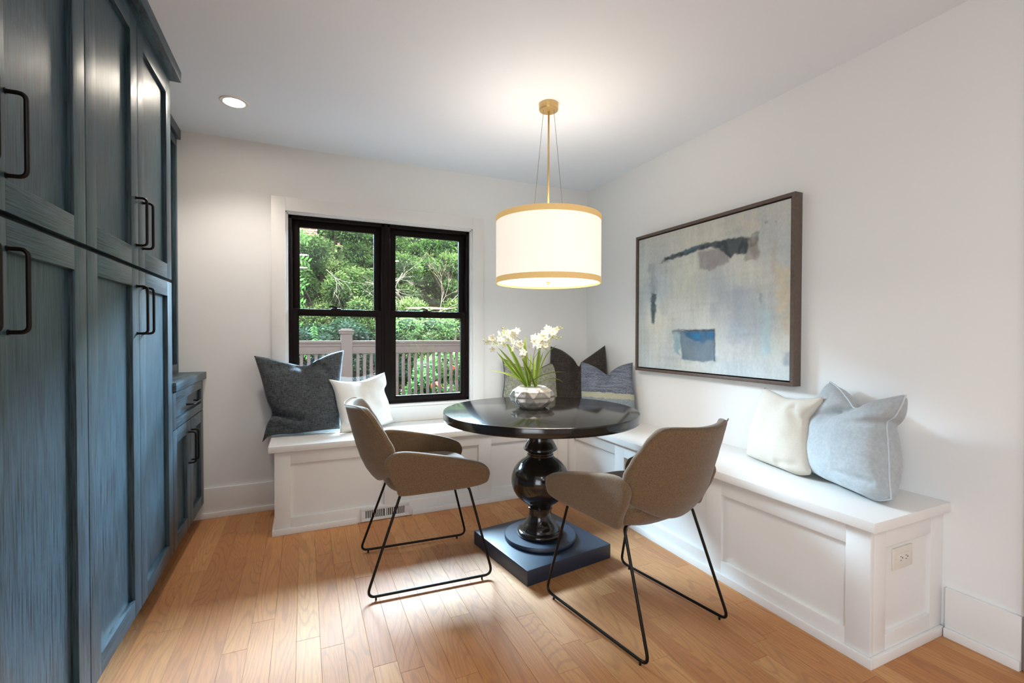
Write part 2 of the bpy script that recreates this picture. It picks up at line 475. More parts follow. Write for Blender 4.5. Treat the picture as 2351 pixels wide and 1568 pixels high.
m.box(fx0, fx1, y0, y1, fz1 - .026, fz1, .002); m.box(fx0, fx1, y0, y1, fz0, fz0 + .018, .002)
m.box(-1.770, -1.708, y0, y1, fz0, fz1, .002); m.box(-1.752, -1.726, y0 - .006, y0 + .01, fz0, fz1, .002)
m.build('fixed_frame', F, win, auto=40)
def sash(name, x0, x1, z0, z1, yy0, yy1, st, tr, brl):
    m = MB(); m.box(x0, x0 + st, yy0, yy1, z0, z1, .002); m.box(x1 - st, x1, yy0, yy1, z0, z1, .002)
    m.box(x0 + st, x1 - st, yy0, yy1, z1 - tr, z1, .002); m.box(x0 + st, x1 - st, yy0, yy1, z0, z0 + brl, .002)
    ym = (yy0 + yy1) / 2   # glazing bead
    for d in (0.008,):
        m.box(x0 + st, x0 + st + d, ym - .012, ym + .012, z0 + brl, z1 - tr); m.box(x1 - st - d, x1 - st, ym - .012, ym + .012, z0 + brl, z1 - tr)
        m.box(x0 + st, x1 - st, ym - .012, ym + .012, z1 - tr - d, z1 - tr); m.box(x0 + st, x1 - st, ym - .012, ym + .012, z0 + brl, z0 + brl + d)
    s = m.build(name, F, win, auto=40)
    g = MB()
    for yy in (ym - .005, ym + .005):
        g.add([(x0 + st, yy, z0 + brl), (x1 - st, yy, z0 + brl), (x1 - st, yy, z1 - tr), (x0 + st, yy, z1 - tr)], [(0, 1, 2, 3)])
    g.build('pane', MAT['glass'], s)
    return s
for x0, x1 in ((fx0 + .022, -1.770), (-1.708, fx1 - .022)):
    sash('upper_sash', x0, x1, 1.312, fz1 - .026, 0.075, 0.105, 0.040, 0.036, 0.034)
    lo = sash('lower_sash', x0, x1, fz0 + .018, 1.352, 0.034, 0.066, 0.034, 0.040, 0.030)
    xc = (x0 + x1) / 2 - 0.02
    k = MB(); k.box(xc - .03, xc + .035, 0.036, 0.062, 1.352, 1.360, .002); k.tube([(xc + .01, .05, 1.362), (xc - .02, .047, 1.372), (xc - .045, .043, 1.370)], [.007, .006, .004], 6)
    k.build('sash_lock', MAT['black'], lo, auto=40)

# ------------------------------------------------------------------ built-in corner bench
D = 0.504; HS = 0.5255; TS = 0.037; FB = 0.478; XLB = -2.455; YEB = -2.529
bench = empty('corner_bench', (-0.25, -0.25, 0), label='white built-in L-shaped corner bench with recessed panel fronts', cat='bench')
def in_bench(mb, name, mat=MAT['bench'], **kw):
    o = mb.build(name, mat, bench, **kw); o.matrix_parent_inverse = Matrix.Translation((0.25, 0.25, 0)); return o
m = MB(); m.box(-2.485, 0, -D, -0.002, HS - TS, HS, 0.003); in_bench(m, 'seat_top', auto=40)
m = MB(); m.box(-D, 0, -2.555, -D - 0.0005, HS - TS, HS, 0.003); in_bench(m, 'seat_top', auto=40)
ZT = HS - TS
def face(holes, a0, a1, place, name):
    """panelled face between a0..a1 with recessed holes; place(a, depth, z) -> xyz"""
    m = MB(); zl, zh = 0.094, 0.411; dp = 0.014
    def bx(p0, p1, d0, d1, z0, z1):
        A = place(p0, d0, z0); B = place(p1, d1, z1); m.box(A[0], B[0], A[1], B[1], A[2], B[2], 0.0012)
    cuts = sorted(holes); edges = [a0] + [q for h in cuts for q in h] + [a1]
    for i in range(0, len(edges), 2): bx(edges[i], edges[i + 1], 0, 0.02, 0, ZT)
    for h in cuts:
        bx(h[0], h[1], 0, 0.02, zh, ZT); bx(h[0], h[1], 0, 0.02, 0, zl)
    in_bench(m, name, auto=40)
    for h in cuts:
        p = MB(); A = place(h[0] - .004, dp, zl - .004); B = place(h[1] + .004, dp + .012, zh + .004)
        p.box(A[0], B[0], A[1], B[1], A[2], B[2]); in_bench(p, 'recessed_panel')
face([(-2.370, -1.831), (-1.738, -1.194), (-1.101, -0.563)], XLB, -FB, lambda a, d, z: (a, -FB + d, z), 'front_frame')
face([(-2.446, -1.889), (-1.798, -1.149), (-1.058, -0.563)], YEB, -FB, lambda a, d, z: (-FB + d, a, z), 'front_frame')
face([(-0.384, -0.088)], -FB + .0201, -0.001, lambda a, d, z: (a, YEB + d, z), 'end_frame')
m = MB(); m.box(XLB, XLB + .02, -FB + .0201, -0.001, 0, ZT, .001); in_bench(m, 'end_panel', auto=40)
m = MB()
m.box(XLB - .013, -1.995, -FB - .013, -FB, 0, 0.036, .003); m.box(-1.655, -FB - .013, -FB - .013, -FB, 0, 0.036, .003)
m.box(-FB - .013, -FB, YEB - .013, -FB - .0005, 0, 0.036, .003); m.box(-FB, -0.015, YEB - .013, YEB, 0, 0.036, .003)
m.box(XLB - .013, XLB, -FB, -0.028, 0, 0.036, .003)
in_bench(m, 'shoe_moulding', auto=40)

# air register in the bench front
vent = empty('air_register', (-1.825, -FB - .0006, 0.046), label='white slotted air register at the foot of the bench under the window', cat='vent')
m = MB(); x0, x1, z0, z1 = -0.148, 0.148, -0.042, 0.042; ix, iz = 0.122, 0.024
m.box(x0, x1, -0.010, 0, iz, z1, .002); m.box(x0, x1, -0.010, 0, z0, -iz, .002); m.box(x0, -ix, -0.010, 0, -iz, iz, .002); m.box(ix, x1, -0.010, 0, -iz, iz, .002)
m.box(-0.006, 0.006, -0.009, 0, -iz, iz, .001)
m.build('grille_frame', MAT['vent'], vent, auto=40)
m = MB(); m.box(-ix, ix, -0.0015, 0, -iz, iz); m.build('dark_opening', MAT['slot'], vent)
for k in range(20):
    xs = -ix + .012 * (k + .75) - (0.0 if k < 10 else -0.006)
    if abs(xs) < .009: continue
    s = MB(); s.box(xs - .0028, xs + .0028, -0.008, -0.0015, -iz, iz); s.build('slat', MAT['vent'], vent)

# power outlet on the bench end
out = empty('power_outlet', (-0.258, YEB + .014, 0.347), label='white double power outlet on the end panel of the bench', cat='outlet')
m = MB(); m.box(-0.063, 0.063, -0.007, 0, -0.040, 0.040, .003); m.build('cover_plate', MAT['plate'], out, auto=40)
m = MB(); m.box(-0.034, 0.034, -0.009, -0.006, -0.0175, 0.0175, .001); m.build('socket', MAT['plate'], out, auto=40)
m = MB()
for cx in (-0.017, 0.017):
    for dz in (-0.007, 0.006): m.box(cx - .006, cx + .000, -0.0096, -0.0088, dz - .001, dz + .001)
    m.box(cx + .005, cx + .009, -0.0096, -0.0088, -0.002, 0.002)
m.build('slot', MAT['slot'], out)
for cx in (-0.049, 0.049):
    m = MB(); m.tube([(cx, -0.006, 0), (cx, -0.0078, 0)], 0.0028, 8); m.build('screw', MAT['plate'], out)

# ------------------------------------------------------------------ dark oak cabinets on the left
XC = -2.8765; WV, WH = MAT['cabv'], MAT['cabh']
def to_parent(o, par):
    o.parent = par; o.matrix_parent_inverse = Matrix.Translation(-par.location); return o
def door(par, name, y0, y1, z0, z1, st=0.075, rl=0.068):
    m = MB(); t = 0.022; x0, x1 = XC - t, XC
    m.box(x0, x1, y0, y0 + st, z0, z1, .0015); m.box(x0, x1, y1 - st, y1, z0, z1, .0015)
    m.box(x0, x1, y0 + st, y1 - st, z1 - rl, z1, .0015, 1); m.box(x0, x1, y0 + st, y1 - st, z0, z0 + rl, .0015, 1)
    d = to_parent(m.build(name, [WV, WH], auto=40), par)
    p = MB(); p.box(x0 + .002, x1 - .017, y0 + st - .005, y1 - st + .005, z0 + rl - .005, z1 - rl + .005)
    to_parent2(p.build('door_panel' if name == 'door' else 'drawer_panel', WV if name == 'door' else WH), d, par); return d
def to_parent2(o, d, par):
    o.parent = d; return o
def bar_handle(d, a, b, stand=0.034, r=0.0048):
    """bent bar handle between two posts a, b on the door plane"""
    m = MB(); A = Vector(a); B = Vector(b); n = Vector((stand, 0, 0))
    m.tube(rounded([A, A + n, B + n, B], 0.016), r, 8)
    for q in (A, B): m.tube([q, q + Vector((.002, 0, 0))], .0068, 10)
    h = m.build('handle', MAT['black'], smooth=False, auto=50); h.parent = d; return h
def tall(y0, y1, ys, label, h_far, h_near):
    t = empty('tall_cabinet', (-3.17, (y0 + y1) / 2, 0), label=label, cat='cabinet', group='tall oak cabinets on the left wall')
    m = MB(); m.box(XL + .001, XC - .0225, y0, y1, 0.10, 2.437); m.box(XL + .001, XC - .07, y0, y1, 0, 0.10)
    to_parent(m.build('carcass', MAT['cabdark']), t)
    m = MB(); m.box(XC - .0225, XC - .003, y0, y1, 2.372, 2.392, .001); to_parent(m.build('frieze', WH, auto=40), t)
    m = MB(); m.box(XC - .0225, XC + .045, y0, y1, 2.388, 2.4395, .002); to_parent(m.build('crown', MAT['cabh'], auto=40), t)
    g = 0.0018
    for z0, z1, up in ((1.4345, 2.369, True), (0.107, 1.420, False)):
        d1 = door(t, 'door', y0 + g, ys - g, z0, z1); d2 = door(t, 'door', ys + g, y1 - g, z0, z1)
        zz = (1.512, 1.692) if up else (1.176, 1.356)
        bar_handle(d1, (XC, h_near, zz[0]), (XC, h_near, zz[1])); bar_handle(d2, (XC, h_far, zz[0]), (XC, h_far, zz[1]))
    return t
tall(-1.732, -0.770, -1.2588, 'tall dark stained oak cabinet with paired doors next to the low counter cabinet', -1.209, -1.288)
tall(-2.694, -1.7335, -2.2137, 'tall dark stained oak cabinet cut off by the left edge of the view', -2.135, -2.24)
low = empty('base_cabinet', (-3.17, -0.4, 0), label='low dark oak base cabinet with one drawer above two doors', cat='cabinet')
m = MB(); m.box(XL + .001, XC - .0225, -0.769, -0.03, 0.10, 0.889); m.box(XL + .001, XC - .07, -0.769, -0.03, 0, 0.10); m.box(XC - .06, XC - .012, -0.031, -0.017, 0.10, 0.889)
to_parent(m.build('carcass', MAT['cabdark']), low)
dr = door(low, 'drawer', -0.767, -0.030, 0.704, 0.884, 0.06, 0.045)
bar_handle(dr, (XC, -0.485, 0.794), (XC, -0.305, 0.794))
d1 = door(low, 'door', -0.767, -0.404, 0.107, 0.699); d2 = door(low, 'door', -0.400, -0.030, 0.107, 0.699)
bar_handle(d1, (XC, -0.440, 0.465), (XC, -0.440, 0.635)); bar_handle(d2, (XC, -0.364, 0.465), (XC, -0.364, 0.635))
m = MB(); m.box(XL + .001, -2.862, -0.769, -0.001, 0.8925, 0.936, .002)
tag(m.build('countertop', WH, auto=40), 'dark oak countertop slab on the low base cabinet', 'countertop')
hut = empty('wall_cabinet', (-3.2, -0.38, 0.937), label='shallow dark oak upper cabinet standing on the counter against the back wall', cat='cabinet')
XH = -3.008
m = MB(); m.box(XL + .001, XH - .022, -0.769, -0.004, 0.9365, 2.437); to_parent(m.build('carcass', MAT['cabdark']), hut)
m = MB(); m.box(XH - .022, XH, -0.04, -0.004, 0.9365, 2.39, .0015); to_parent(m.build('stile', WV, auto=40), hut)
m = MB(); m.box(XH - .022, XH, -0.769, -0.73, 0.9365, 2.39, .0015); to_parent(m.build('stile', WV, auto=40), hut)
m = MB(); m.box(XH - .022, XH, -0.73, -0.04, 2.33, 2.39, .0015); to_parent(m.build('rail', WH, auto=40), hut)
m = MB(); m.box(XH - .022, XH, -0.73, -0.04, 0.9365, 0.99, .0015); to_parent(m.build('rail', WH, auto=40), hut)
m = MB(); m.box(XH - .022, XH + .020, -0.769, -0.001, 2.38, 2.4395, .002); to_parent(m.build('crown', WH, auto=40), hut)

# ------------------------------------------------------------------ recessed ceiling light
can = empty('recessed_ceiling_light', (-2.637, -0.548, H), label='round recessed white downlight in the ceiling near the cabinets', cat='ceiling light')
m = MB(); m.lathe([(0.052, -0.001), (0.052, -0.006), (0.068, -0.005), (0.070, -0.0005)], 40, close=True); m.build('trim_ring', MAT['trim'], can, auto=40)
m = MB(); m.lathe([(0.0, -0.0015), (0.052, -0.0015)], 32); m.build('lens', emitter('downlight_lens', (1, 0.96, 0.9, 1), 70.0), can)
sp = lamp('downlight_beam', 'SPOT', (-2.637, -0.548, H - .02), 30, (1.0, 0.93, 0.85), aim=(-2.637, -0.548, 0), soft=0.05); sp.data.spot_size = math.radians(125); sp.data.spot_blend = 0.7

# ------------------------------------------------------------------ drum pendant
PX, PY = -1.065, -1.235; ZB, ZTP, PR = 1.455, 1.818, 0.287
pen = empty('drum_pendant_lamp', (PX, PY, H), label='white drum pendant lamp with gold bands hanging over the round table', cat='lamp')
m = MB(); m.lathe([(0.001, -0.040), (0.012, -0.040), (0.050, -0.036), (0.053, -0.030), (0.053, -0.0005), (0.001, -0.0005)], 40); m.build('ceiling_canopy', MAT['brass'], pen, auto=40)
m = MB(); m.tube([(0, 0, -0.04), (0, 0, ZTP - H - .02)], 0.0052, 10); m.build('stem', MAT['brass'], pen, smooth=True)
c = MB()
for k in range(3):
    a = math.radians(61.3) + 2 * PI * k / 3
    p0 = Vector((math.cos(a) * .032, math.sin(a) * .032, -0.038)); p1 = Vector((math.cos(a) * .095, math.sin(a) * .095, ZTP - H - .02))
    w = MB(); w.tube([p0, p1], 0.0012, 6); w.build('cable', MAT['cable'], pen)
    c.tube([(0, 0, ZTP - H - .02), (math.cos(a) * (PR - .002), math.sin(a) * (PR - .002), ZTP - H - .02)], 0.003, 6)
c.build('spider', MAT['brass'], pen)
t = NT('linen_shade'); pos = t.n('ShaderNodeNewGeometry').outputs['Position']
nz = t.noise(t.vec(pos, (60, 60, 420)), 1, 2); nz2 = t.noise(t.vec(pos, (420, 420, 40)), 1, 2)
t.set(color=lin(250, 240, 225), rough=0.9, emit=t.mix(t.math('MULTIPLY', t.math('ADD', nz, nz2), .5), (1.0, 0.87, 0.74, 1), (1.0, 0.93, 0.83, 1)), estr=0.5)
shade = MB(); shade.lathe([(PR, ZB - H + .004), (PR, ZTP - H - .004), (PR - .003, ZTP - H - .004), (PR - .003, ZB - H + .004)], 96, close=True)
shade.build('shade', t.m, pen, auto=60)
band_m = NT('gold_band'); pos = band_m.n('ShaderNodeNewGeometry').outputs['Position']
bn = band_m.noise(band_m.vec(pos, (90, 90, 500)), 1, 2)
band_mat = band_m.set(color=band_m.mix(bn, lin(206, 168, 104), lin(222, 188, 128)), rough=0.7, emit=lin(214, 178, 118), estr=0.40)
for z0, z1 in ((ZB - H, ZB - H + .030), (ZTP - H - .030, ZTP - H)):
    b = MB(); b.lathe([(PR + .0015, z0), (PR + .0015, z1), (PR - .004, z1), (PR - .004, z0)], 96, close=True); b.build('band', band_mat, pen, auto=60)
b = MB(); b.lathe([(0.0, ZB - H + .012), (PR - .005, ZB - H + .012), (PR - .005, ZB - H + .016), (0.0, ZB - H + .016)], 64); b.build('diffuser', emitter('lamp_diffuser', (1.0, 0.93, 0.83, 1), 2.6), pen, auto=60)
b = MB(); b.lathe([(0.001, ZB - H - .004), (0.010, ZB - H - .003), (0.012, ZB - H + .003), (0.012, ZB - H + .012), (0.001, ZB - H + .012)], 24); b.build('finial', MAT['brass'], pen, auto=50)
lamp('pendant_uplight', 'AREA', (PX, PY, ZTP - .06), 1.5, (1.0, 0.95, 0.91), aim=(PX, PY, 5), size=0.42)
lamp('pendant_downlight', 'AREA', (PX, PY, ZB + .005), 7, (1.0, 0.92, 0.83), aim=(PX, PY, 0), size=0.5)

# ------------------------------------------------------------------ round pedestal table
TX, TY, TZ, TR = -1.128, -1.268, 0.772, 0.522
tab = empty('pedestal_table', (TX, TY, 0), math.radians(8.3), 'round black wooden pedestal table on a square plinth', 'table')
m = MB(); m.lathe([(0.001, TZ - .047), (TR - .006, TZ - .047), (TR - .001, TZ - .044), (TR, TZ - .038), (TR, TZ - .006), (TR - .002, TZ - .0015), (TR - .006, TZ), (0.001, TZ)], 128)
m.build('table_top', MAT['table'], tab, auto=35)
prof = [(0.001, 0.099), (0.119, 0.099), (0.124, 0.104), (0.126, 0.112), (0.123, 0.121), (0.115, 0.126), (0.103, 0.127), (0.100, 0.133), (0.098, 0.139),
        (0.094, 0.146), (0.084, 0.158), (0.073, 0.172), (0.065, 0.190), (0.061, 0.208), (0.060, 0.226), (0.061, 0.236), (0.067, 0.239), (0.068, 0.246), (0.063, 0.250), (0.066, 0.254)]
zc, R0 = 0.389, 0.157
for k in range(2, 29):
    a = -PI / 2 + PI * k / 30
    rr = R0 * math.cos(a); z = zc + 0.140 * math.sin(a)
    if z > 0.256 and rr > 0.066: prof.append((rr, z))
prof += [(0.070, 0.522), (0.071, 0.530), (0.067, 0.534), (0.068, 0.540), (0.080, 0.549), (0.092, 0.558), (0.092, 0.561), (0.084, 0.576), (0.074, 0.594), (0.067, 0.612), (0.066, 0.64), (0.075, 0.68), (0.10, 0.70), (0.16, 0.71), (0.16, TZ - .047), (0.001, TZ - .047)]
m = MB(); m.lathe(prof, 72); m.build('pedestal', MAT['table'], tab, auto=40)
m = MB(); m.lathe([(0.001, 0.076), (0.190, 0.076), (0.193, 0.080), (0.193, 0.094), (0.190, 0.099), (0.001, 0.099)], 80); m.build('base_disc', MAT['plinth'], tab, auto=35)
m = MB(); m.box(-0.266, 0.266, -0.266, 0.266, 0, 0.076, 0.006); m.build('plinth', MAT['plinth'], tab, auto=40)

# ------------------------------------------------------------------ chairs
def make_chair(label):
    ch = empty('dining_chair', (0, 0, 0), 0, label, 'chair')
    W = MAT['wool']
    # backrest shell
    zs = [0.474, 0.505, 0.55, 0.60, 0.66, 0.72, 0.78, 0.82, 0.842]
    ycs = [-0.205, -0.236, -0.264, -0.286, -0.305, -0.321, -0.336, -0.345, -0.350]
    ws = [0.150, 0.200, 0.232, 0.247, 0.251, 0.242, 0.224, 0.208, 0.192]
    wr = [0.030, 0.072, 0.108, 0.130, 0.140, 0.124, 0.098, 0.078, 0.064]
    nv, nu = 22, 19; P = []
    for i in range(nv + 1):
        z = 0.474 + (0.842 - 0.474) * i / nv
        yc, w, q = interp(z, zs, ycs), interp(z, zs, ws), interp(z, zs, wr); row = []
        for j in range(nu):
            u = -1 + 2 * j / (nu - 1)
            lift = 0.060 * max(0, 1 - (z - .474) / .12) * abs(u) ** 2.2 + 0.012 * max(0, (z - .74) / .10) * (abs(u) ** 2)
            drop = -0.012 * max(0, (z - .80) / .04) * abs(u) ** 8
            row.append((u * w, yc + q * abs(u) ** 2.1, z + lift + drop))
        P.append(row)
    m = MB(); m.grid(P); m.build('backrest', W, ch, smooth=True, subsurf=1, solidify=0.034)
    # welt running round the edge of the back
    edge = [P[i][0] for i in range(8, nv + 1)] + P[nv][1:-1] + [P[i][-1] for i in range(nv, 7, -1)]
    e = MB(); e.tube([(p[0] * 1.004, p[1] - .0185, p[2] + .002) for p in edge], 0.0022, 6); e.build('welt', W, ch, smooth=True)
    # arms
    for s in (1, -1):
        top = [(-0.212, .606), (-0.200, .636), (-0.165, .655), (-0.110, .655), (0.0, .632), (0.10, .611), (0.18, .589), (0.235, .570), (0.264, .548)]
        bot = [(-0.152, .452), (-0.130, .446), (-0.05, .446), (0.05, .449), (0.14, .450), (0.20, .455), (0.232, .460), (0.256, .468), (0.270, .480)]
        G = []
        for i in range(len(top)):
            row = []
            for j in range(9):
                v = j / 8; y = bot[i][0] + (top[i][0] - bot[i][0]) * v; z = bot[i][1] + (top[i][1] - bot[i][1]) * v
                if i == len(top) - 1: y += .014 * math.sin(PI * v)
                if i == 0: y += -0.004 * math.sin(v * PI) if v > .5 else 0.006 * math.sin(v * 2 * PI)
                x = 0.236 + (0.024 + .03 * (y + .2)) * min(1, max(0, z - .445) / .2) ** 0.7
                row.append((s * x, y, z))
            G.append(row if s > 0 else row)
        a = MB(); a.grid(G); a.build('armrest', W, ch, smooth=True, subsurf=2, solidify=0.036)
    # seat
    S = []; nn = 20
    def se(t, p): return math.copysign(abs(math.cos(t)) ** p, math.cos(t)), math.copysign(abs(math.sin(t)) ** p, math.sin(t))
    prof = [(0.0, .449), (0.6, .448), (0.90, .449), (0.97, .455), (1.0, .468), (1.0, .490), (0.985, .508), (0.93, .518), (0.6, .512), (0.0, .507)]
    n = 44; vs = []; fs = []
    for f, z in prof:
        for k in range(n):
            cx, cy = se(2 * PI * k / n, 0.62); y = 0.025 + cy * f * 0.225
            vs.append((cx * f * (0.248 if y < .1 else 0.248 - .02 * (y - .1)), y, z + (0.018 * max(0, -cy * f - .75) / .25 if z > .45 else 0)))
    for i in range(len(prof) - 1):
        for k in range(n): fs.append((i * n + k, i * n + (k + 1) % n, (i + 1) * n + (k + 1) % n, (i + 1) * n + k))
    m = MB(); m.add(vs, fs); m.build('seat', W, ch, smooth=True)
    # sled legs
    for s in (1, -1):
        path = rounded([(s * .17, .165, .443), (s * .205, .190, .440), (s * .240, .298, .0165), (s * .240, -.286, .0165), (s * .205, -.135, .440), (s * .17, -.120, .443)], 0.042)
        m = MB(); m.tube(path, 0.0062, 10); lg = m.build('sled_leg', MAT['black'], ch, smooth=True)
        for yy in (0.245, -0.245):
            f = MB(); f.tube([(s * .240, yy, 0.0), (s * .240, yy, 0.012)], 0.0045, 8); f.build('glide', MAT['black'], lg)
    for yy in (.165, -.12):
        m = MB(); m.tube([(-.17, yy, .443), (.17, yy, .443)], .006, 8); m.build('crossbar', MAT['black'], ch, smooth=True)
    return ch
chair = make_chair('taupe wool armchair on black sled legs, seen side-on left of the table')
chair.location = (-1.752, -1.163, 0); chair.rotation_euler = (0, 0, math.radians(-93))
ch2 = copy_tree(chair); ch2['label'] = 'taupe wool armchair on black sled legs, its back to the viewer, nearest in view'
ch2.location = (-1.012, -1.908, 0); ch2.rotation_euler = (0, 0, math.radians(9.2))
for c in (chair, ch2): c['group'] = 'dining chairs at the round table'

# ------------------------------------------------------------------ painting
def pnoise(x, y, z=0.0): return mnoise.noise(Vector((x, y, z)))
def inside(poly, x, y):
    r = False; j = len(poly) - 1
    for i in range(len(poly)):
        xi, yi = poly[i]; xj, yj = poly[j]
        if (yi > y) != (yj > y) and x < (xj - xi) * (y - yi) / (yj - yi) + xi: r = not r
        j = i
    return r
def edge_dist(poly, x, y):
    best = 9
    for i in range(len(poly)):
        ax, ay = poly[i]; bx, by = poly[(i + 1) % len(poly)]
        dx, dy = bx - ax, by - ay; L = dx * dx + dy * dy
        t = max(0, min(1, ((x - ax) * dx + (y - ay) * dy) / L)) if L else 0
        best = min(best, math.hypot(x - ax - t * dx, y - ay - t * dy))
    return best
def cover(poly, u, v, soft, jit, seed):
    j1 = pnoise(u * 26, v * 26, seed) * jit + pnoise(u * 95, v * 60, seed + 1) * min(.006, jit * .5); j2 = pnoise(u * 26, v * 26, seed + 5) * jit + pnoise(u * 60, v * 95, seed + 2) * min(.006, jit * .5)
    x, y = u + j1, v + j2
    xs = [p[0] for p in poly]; ys = [p[1] for p in poly]
    if x < min(xs) - soft or x > max(xs) + soft or y < min(ys) - soft or y > max(ys) + soft: return 0.0
    d = edge_dist(poly, x, y); d = d if inside(poly, x, y) else -d
    t = max(0, min(1, (d + soft) / (2 * soft))); return t * t * (3 - 2 * t)
def L3(r, g, b): return lin(r, g, b)[:3]
STROKES = [
 ([(0.296, .742), (.495, .718), (.497, .507), (.298, .505)], L3(208, 208, 190), .09, .05, .75),
 ([(0.748, .968), (.826, .945), (.83, .86), (.757, .888)], L3(206, 196, 174), .05, .05, .8),
 ([(0.30, .80), (.52, .84), (.75, .95), (.60, .93), (.30, .90)], L3(204, 200, 184), .07, .06, .6),
 ([(0.611, .221), (.809, .216), (.81, .106), (.63, .094)], L3(206, 206, 202), .05, .05, .8),
 ([(0.095, .269), (.219, .269), (.221, .025), (.097, .015)], L3(206, 210, 202), .04, .03, .6),
 ([(0.609, .451), (.712, .443), (.713, .311), (.61, .313)], L3(196, 198, 200), .03, .03, .7),
 ([(0.70, .52), (.76, .52), (.75, .18), (.70, .20)], L3(160, 170, 182), .04, .04, .6),
 ([(0.56, .46), (.60, .46), (.60, .36), (.57, .36)], L3(164, 172, 186), .02, .02, .5),
 ([(0.62, .52), (.80, .53), (.80, .47), (.62, .46)], L3(176, 184, 196), .03, .03, .5),
 ([(0.86, .391), (.91, .388), (.912, .145), (.862, .134)], L3(176, 204, 210), .02, .01, .8),
 ([(0.921, .636), (1.02, .623), (1.02, .359), (.944, .378)], L3(210, 196, 168), .025, .03, .8),
 ([(0.96, .36), (1.0, .34), (.995, .26), (.965, .28)], L3(208, 196, 172), .012, .02, .7),
 ([(0.915, .79), (.94, .79), (.935, .60), (.905, .60)], L3(182, 168, 152), .012, .01, .5),
 ([(0.973, .160), (1.02, .165), (1.02, .079), (.98, .085)], L3(138, 152, 166), .02, .02, .8),
 ([(0.475, .817), (.676, .802), (.685, .712), (.553, .675), (.495, .699)], L3(152, 146, 146), .012, .012, .95),
 ([(0.773, .845), (.845, .84), (.839, .692), (.774, .704)], L3(132, 120, 112), .012, .014, .8),
 ([(0.80, .852), (.842, .846), (.838, .79), (.805, .79)], L3(60, 54, 52), .006, .03, .45),
 ([(0.227, .822), (.351, .838), (.455, .856), (.551, .862), (.641, .855), (.749, .851), (.789, .829), (.785, .753), (.766, .744), (.71, .756), (.685, .729), (.668, .755), (.624, .80), (.57, .826), (.494, .828), (.383, .807), (.227, .795)], L3(44, 58, 66), .008, .010, .98),
 ([(0.33, .834), (.455, .852), (.50, .845), (.40, .822)], L3(74, 116, 138), .008, .01, .6),
 ([(0.22, .822), (.26, .826), (.26, .792), (.20, .786)], L3(56, 62, 62), .006, .02, .5),
 ([(0.091, .798), (.142, .789), (.156, .56), (.112, .543)], L3(130, 140, 146), .022, .02, .6),
 ([(0.112, .57), (.152, .56), (.157, .453), (.136, .345), (.113, .345)], L3(52, 78, 86), .010, .012, .95),
 ([(0.19, .47), (.26, .47), (.26, .40), (.20, .40)], L3(176, 184, 186), .03, .03, .5),
 ([(0.285, .288), (.44, .286), (.44, .262), (.30, .268)], L3(86, 96, 104), .008, .012, .8),
 ([(0.30, .27), (.36, .27), (.36, .09), (.312, .13)], L3(128, 166, 178), .010, .02, .8),
 ([(0.350, .284), (.593, .286), (.596, .083), (.5, .076), (.367, .082)], L3(96, 120, 138), .006, .006, .97),
 ([(0.36, .17), (.59, .19), (.59, .08), (.40, .08)], L3(118, 132, 142), .03, .03, .6),
 ([(0.376, .276), (.588, .281), (.588, .215), (.499, .20), (.419, .235)], L3(34, 92, 132), .010, .014, .9),
 ([(0.44, .262), (.50, .262), (.50, .222), (.45, .23)], L3(20, 116, 164), .008, .012, .9),
 ([(0.55, .282), (.588, .282), (.588, .225), (.55, .235)], L3(26, 112, 158), .008, .012, .9),
 ([(0.36, .289), (.592, .291), (.592, .278), (.40, .276)], L3(62, 60, 72), .004, .008, .85),
 ([(0.587, .285), (.598, .285), (.600, .080), (.590, .082)], L3(70, 64, 76), .003, .006, .7),
 ([(0.845, .50), (.87, .445), (.862, .44), (.84, .485)], L3(128, 152, 164), .006, .012, .7),
 ([(0.87, .905), (.885, .905), (.885, .895), (.872, .893)], L3(84, 92, 96), .005, .01, .6),
 ([(0.925, .895), (.935, .893), (.934, .885), (.926, .885)], L3(92, 104, 110), .004, .01, .6),
]
def canvas_col(u, v):
    streak = pnoise(u * 9, v * 3.2, 1.0) * .6 + pnoise(u * 40, v * 7, 2.0) * .4
    patch = pnoise(u * 3.1 + 4, v * 3.1, 3.0)
    fine = pnoise(u * 110, v * 60, 9.0)
    base = [a + (b - a) * max(0, min(1, .5 + 1.1 * patch)) for a, b in zip(L3(180, 190, 196), L3(212, 212, 200))]
    warm = max(0, min(1, (v - .66) * 2.6))
    base = [a + (b - a) * warm * .75 for a, b in zip(base, L3(186, 182, 170))]
    cool = max(0, min(1, (.30 - v) * 2.5)) * .6
    base = [a + (b - a) * cool for a, b in zip(base, L3(190, 204, 212))]
    left = max(0, min(1, (.10 - u) * 9)) * .6
    base = [a + (b - a) * left for a, b in zip(base, L3(170, 180, 180))]
    k = 1 + .20 * streak + .10 * fine + .10 * max(0, pnoise(u * 60, v * 4, 6.0)) - .12 * max(0, pnoise(u * 5, v * 30, 7.0))
    base = [c * k for c in base]
    for i, (poly, colr, soft, jit, alpha) in enumerate(STROKES):
        a = cover(poly, u, v, soft, jit, i * 3.7)
        if a > 0:
            tex = 1 + .14 * pnoise(u * 34, v * 11, i * 2.1) + .08 * fine
            a *= alpha * max(.93 if alpha > .9 else 0.0, min(1, .92 + .5 * pnoise(u * 30, v * 16, i + .3)))
            base = [c + (d * tex - c) * a for c, d in zip(base, colr)]
    return (base[0], base[1], base[2], 1.0)
PY0, PY1, PZ0, PZ1 = -0.737, -1.952, 0.916, 1.893
pic = empty('framed_painting', (0, (PY0 + PY1) / 2, PZ0), label='large framed abstract painting in pale grey and blue on the right wall', cat='painting')
m = MB(); fw = 0.019; X0, X1 = -0.058, -0.002
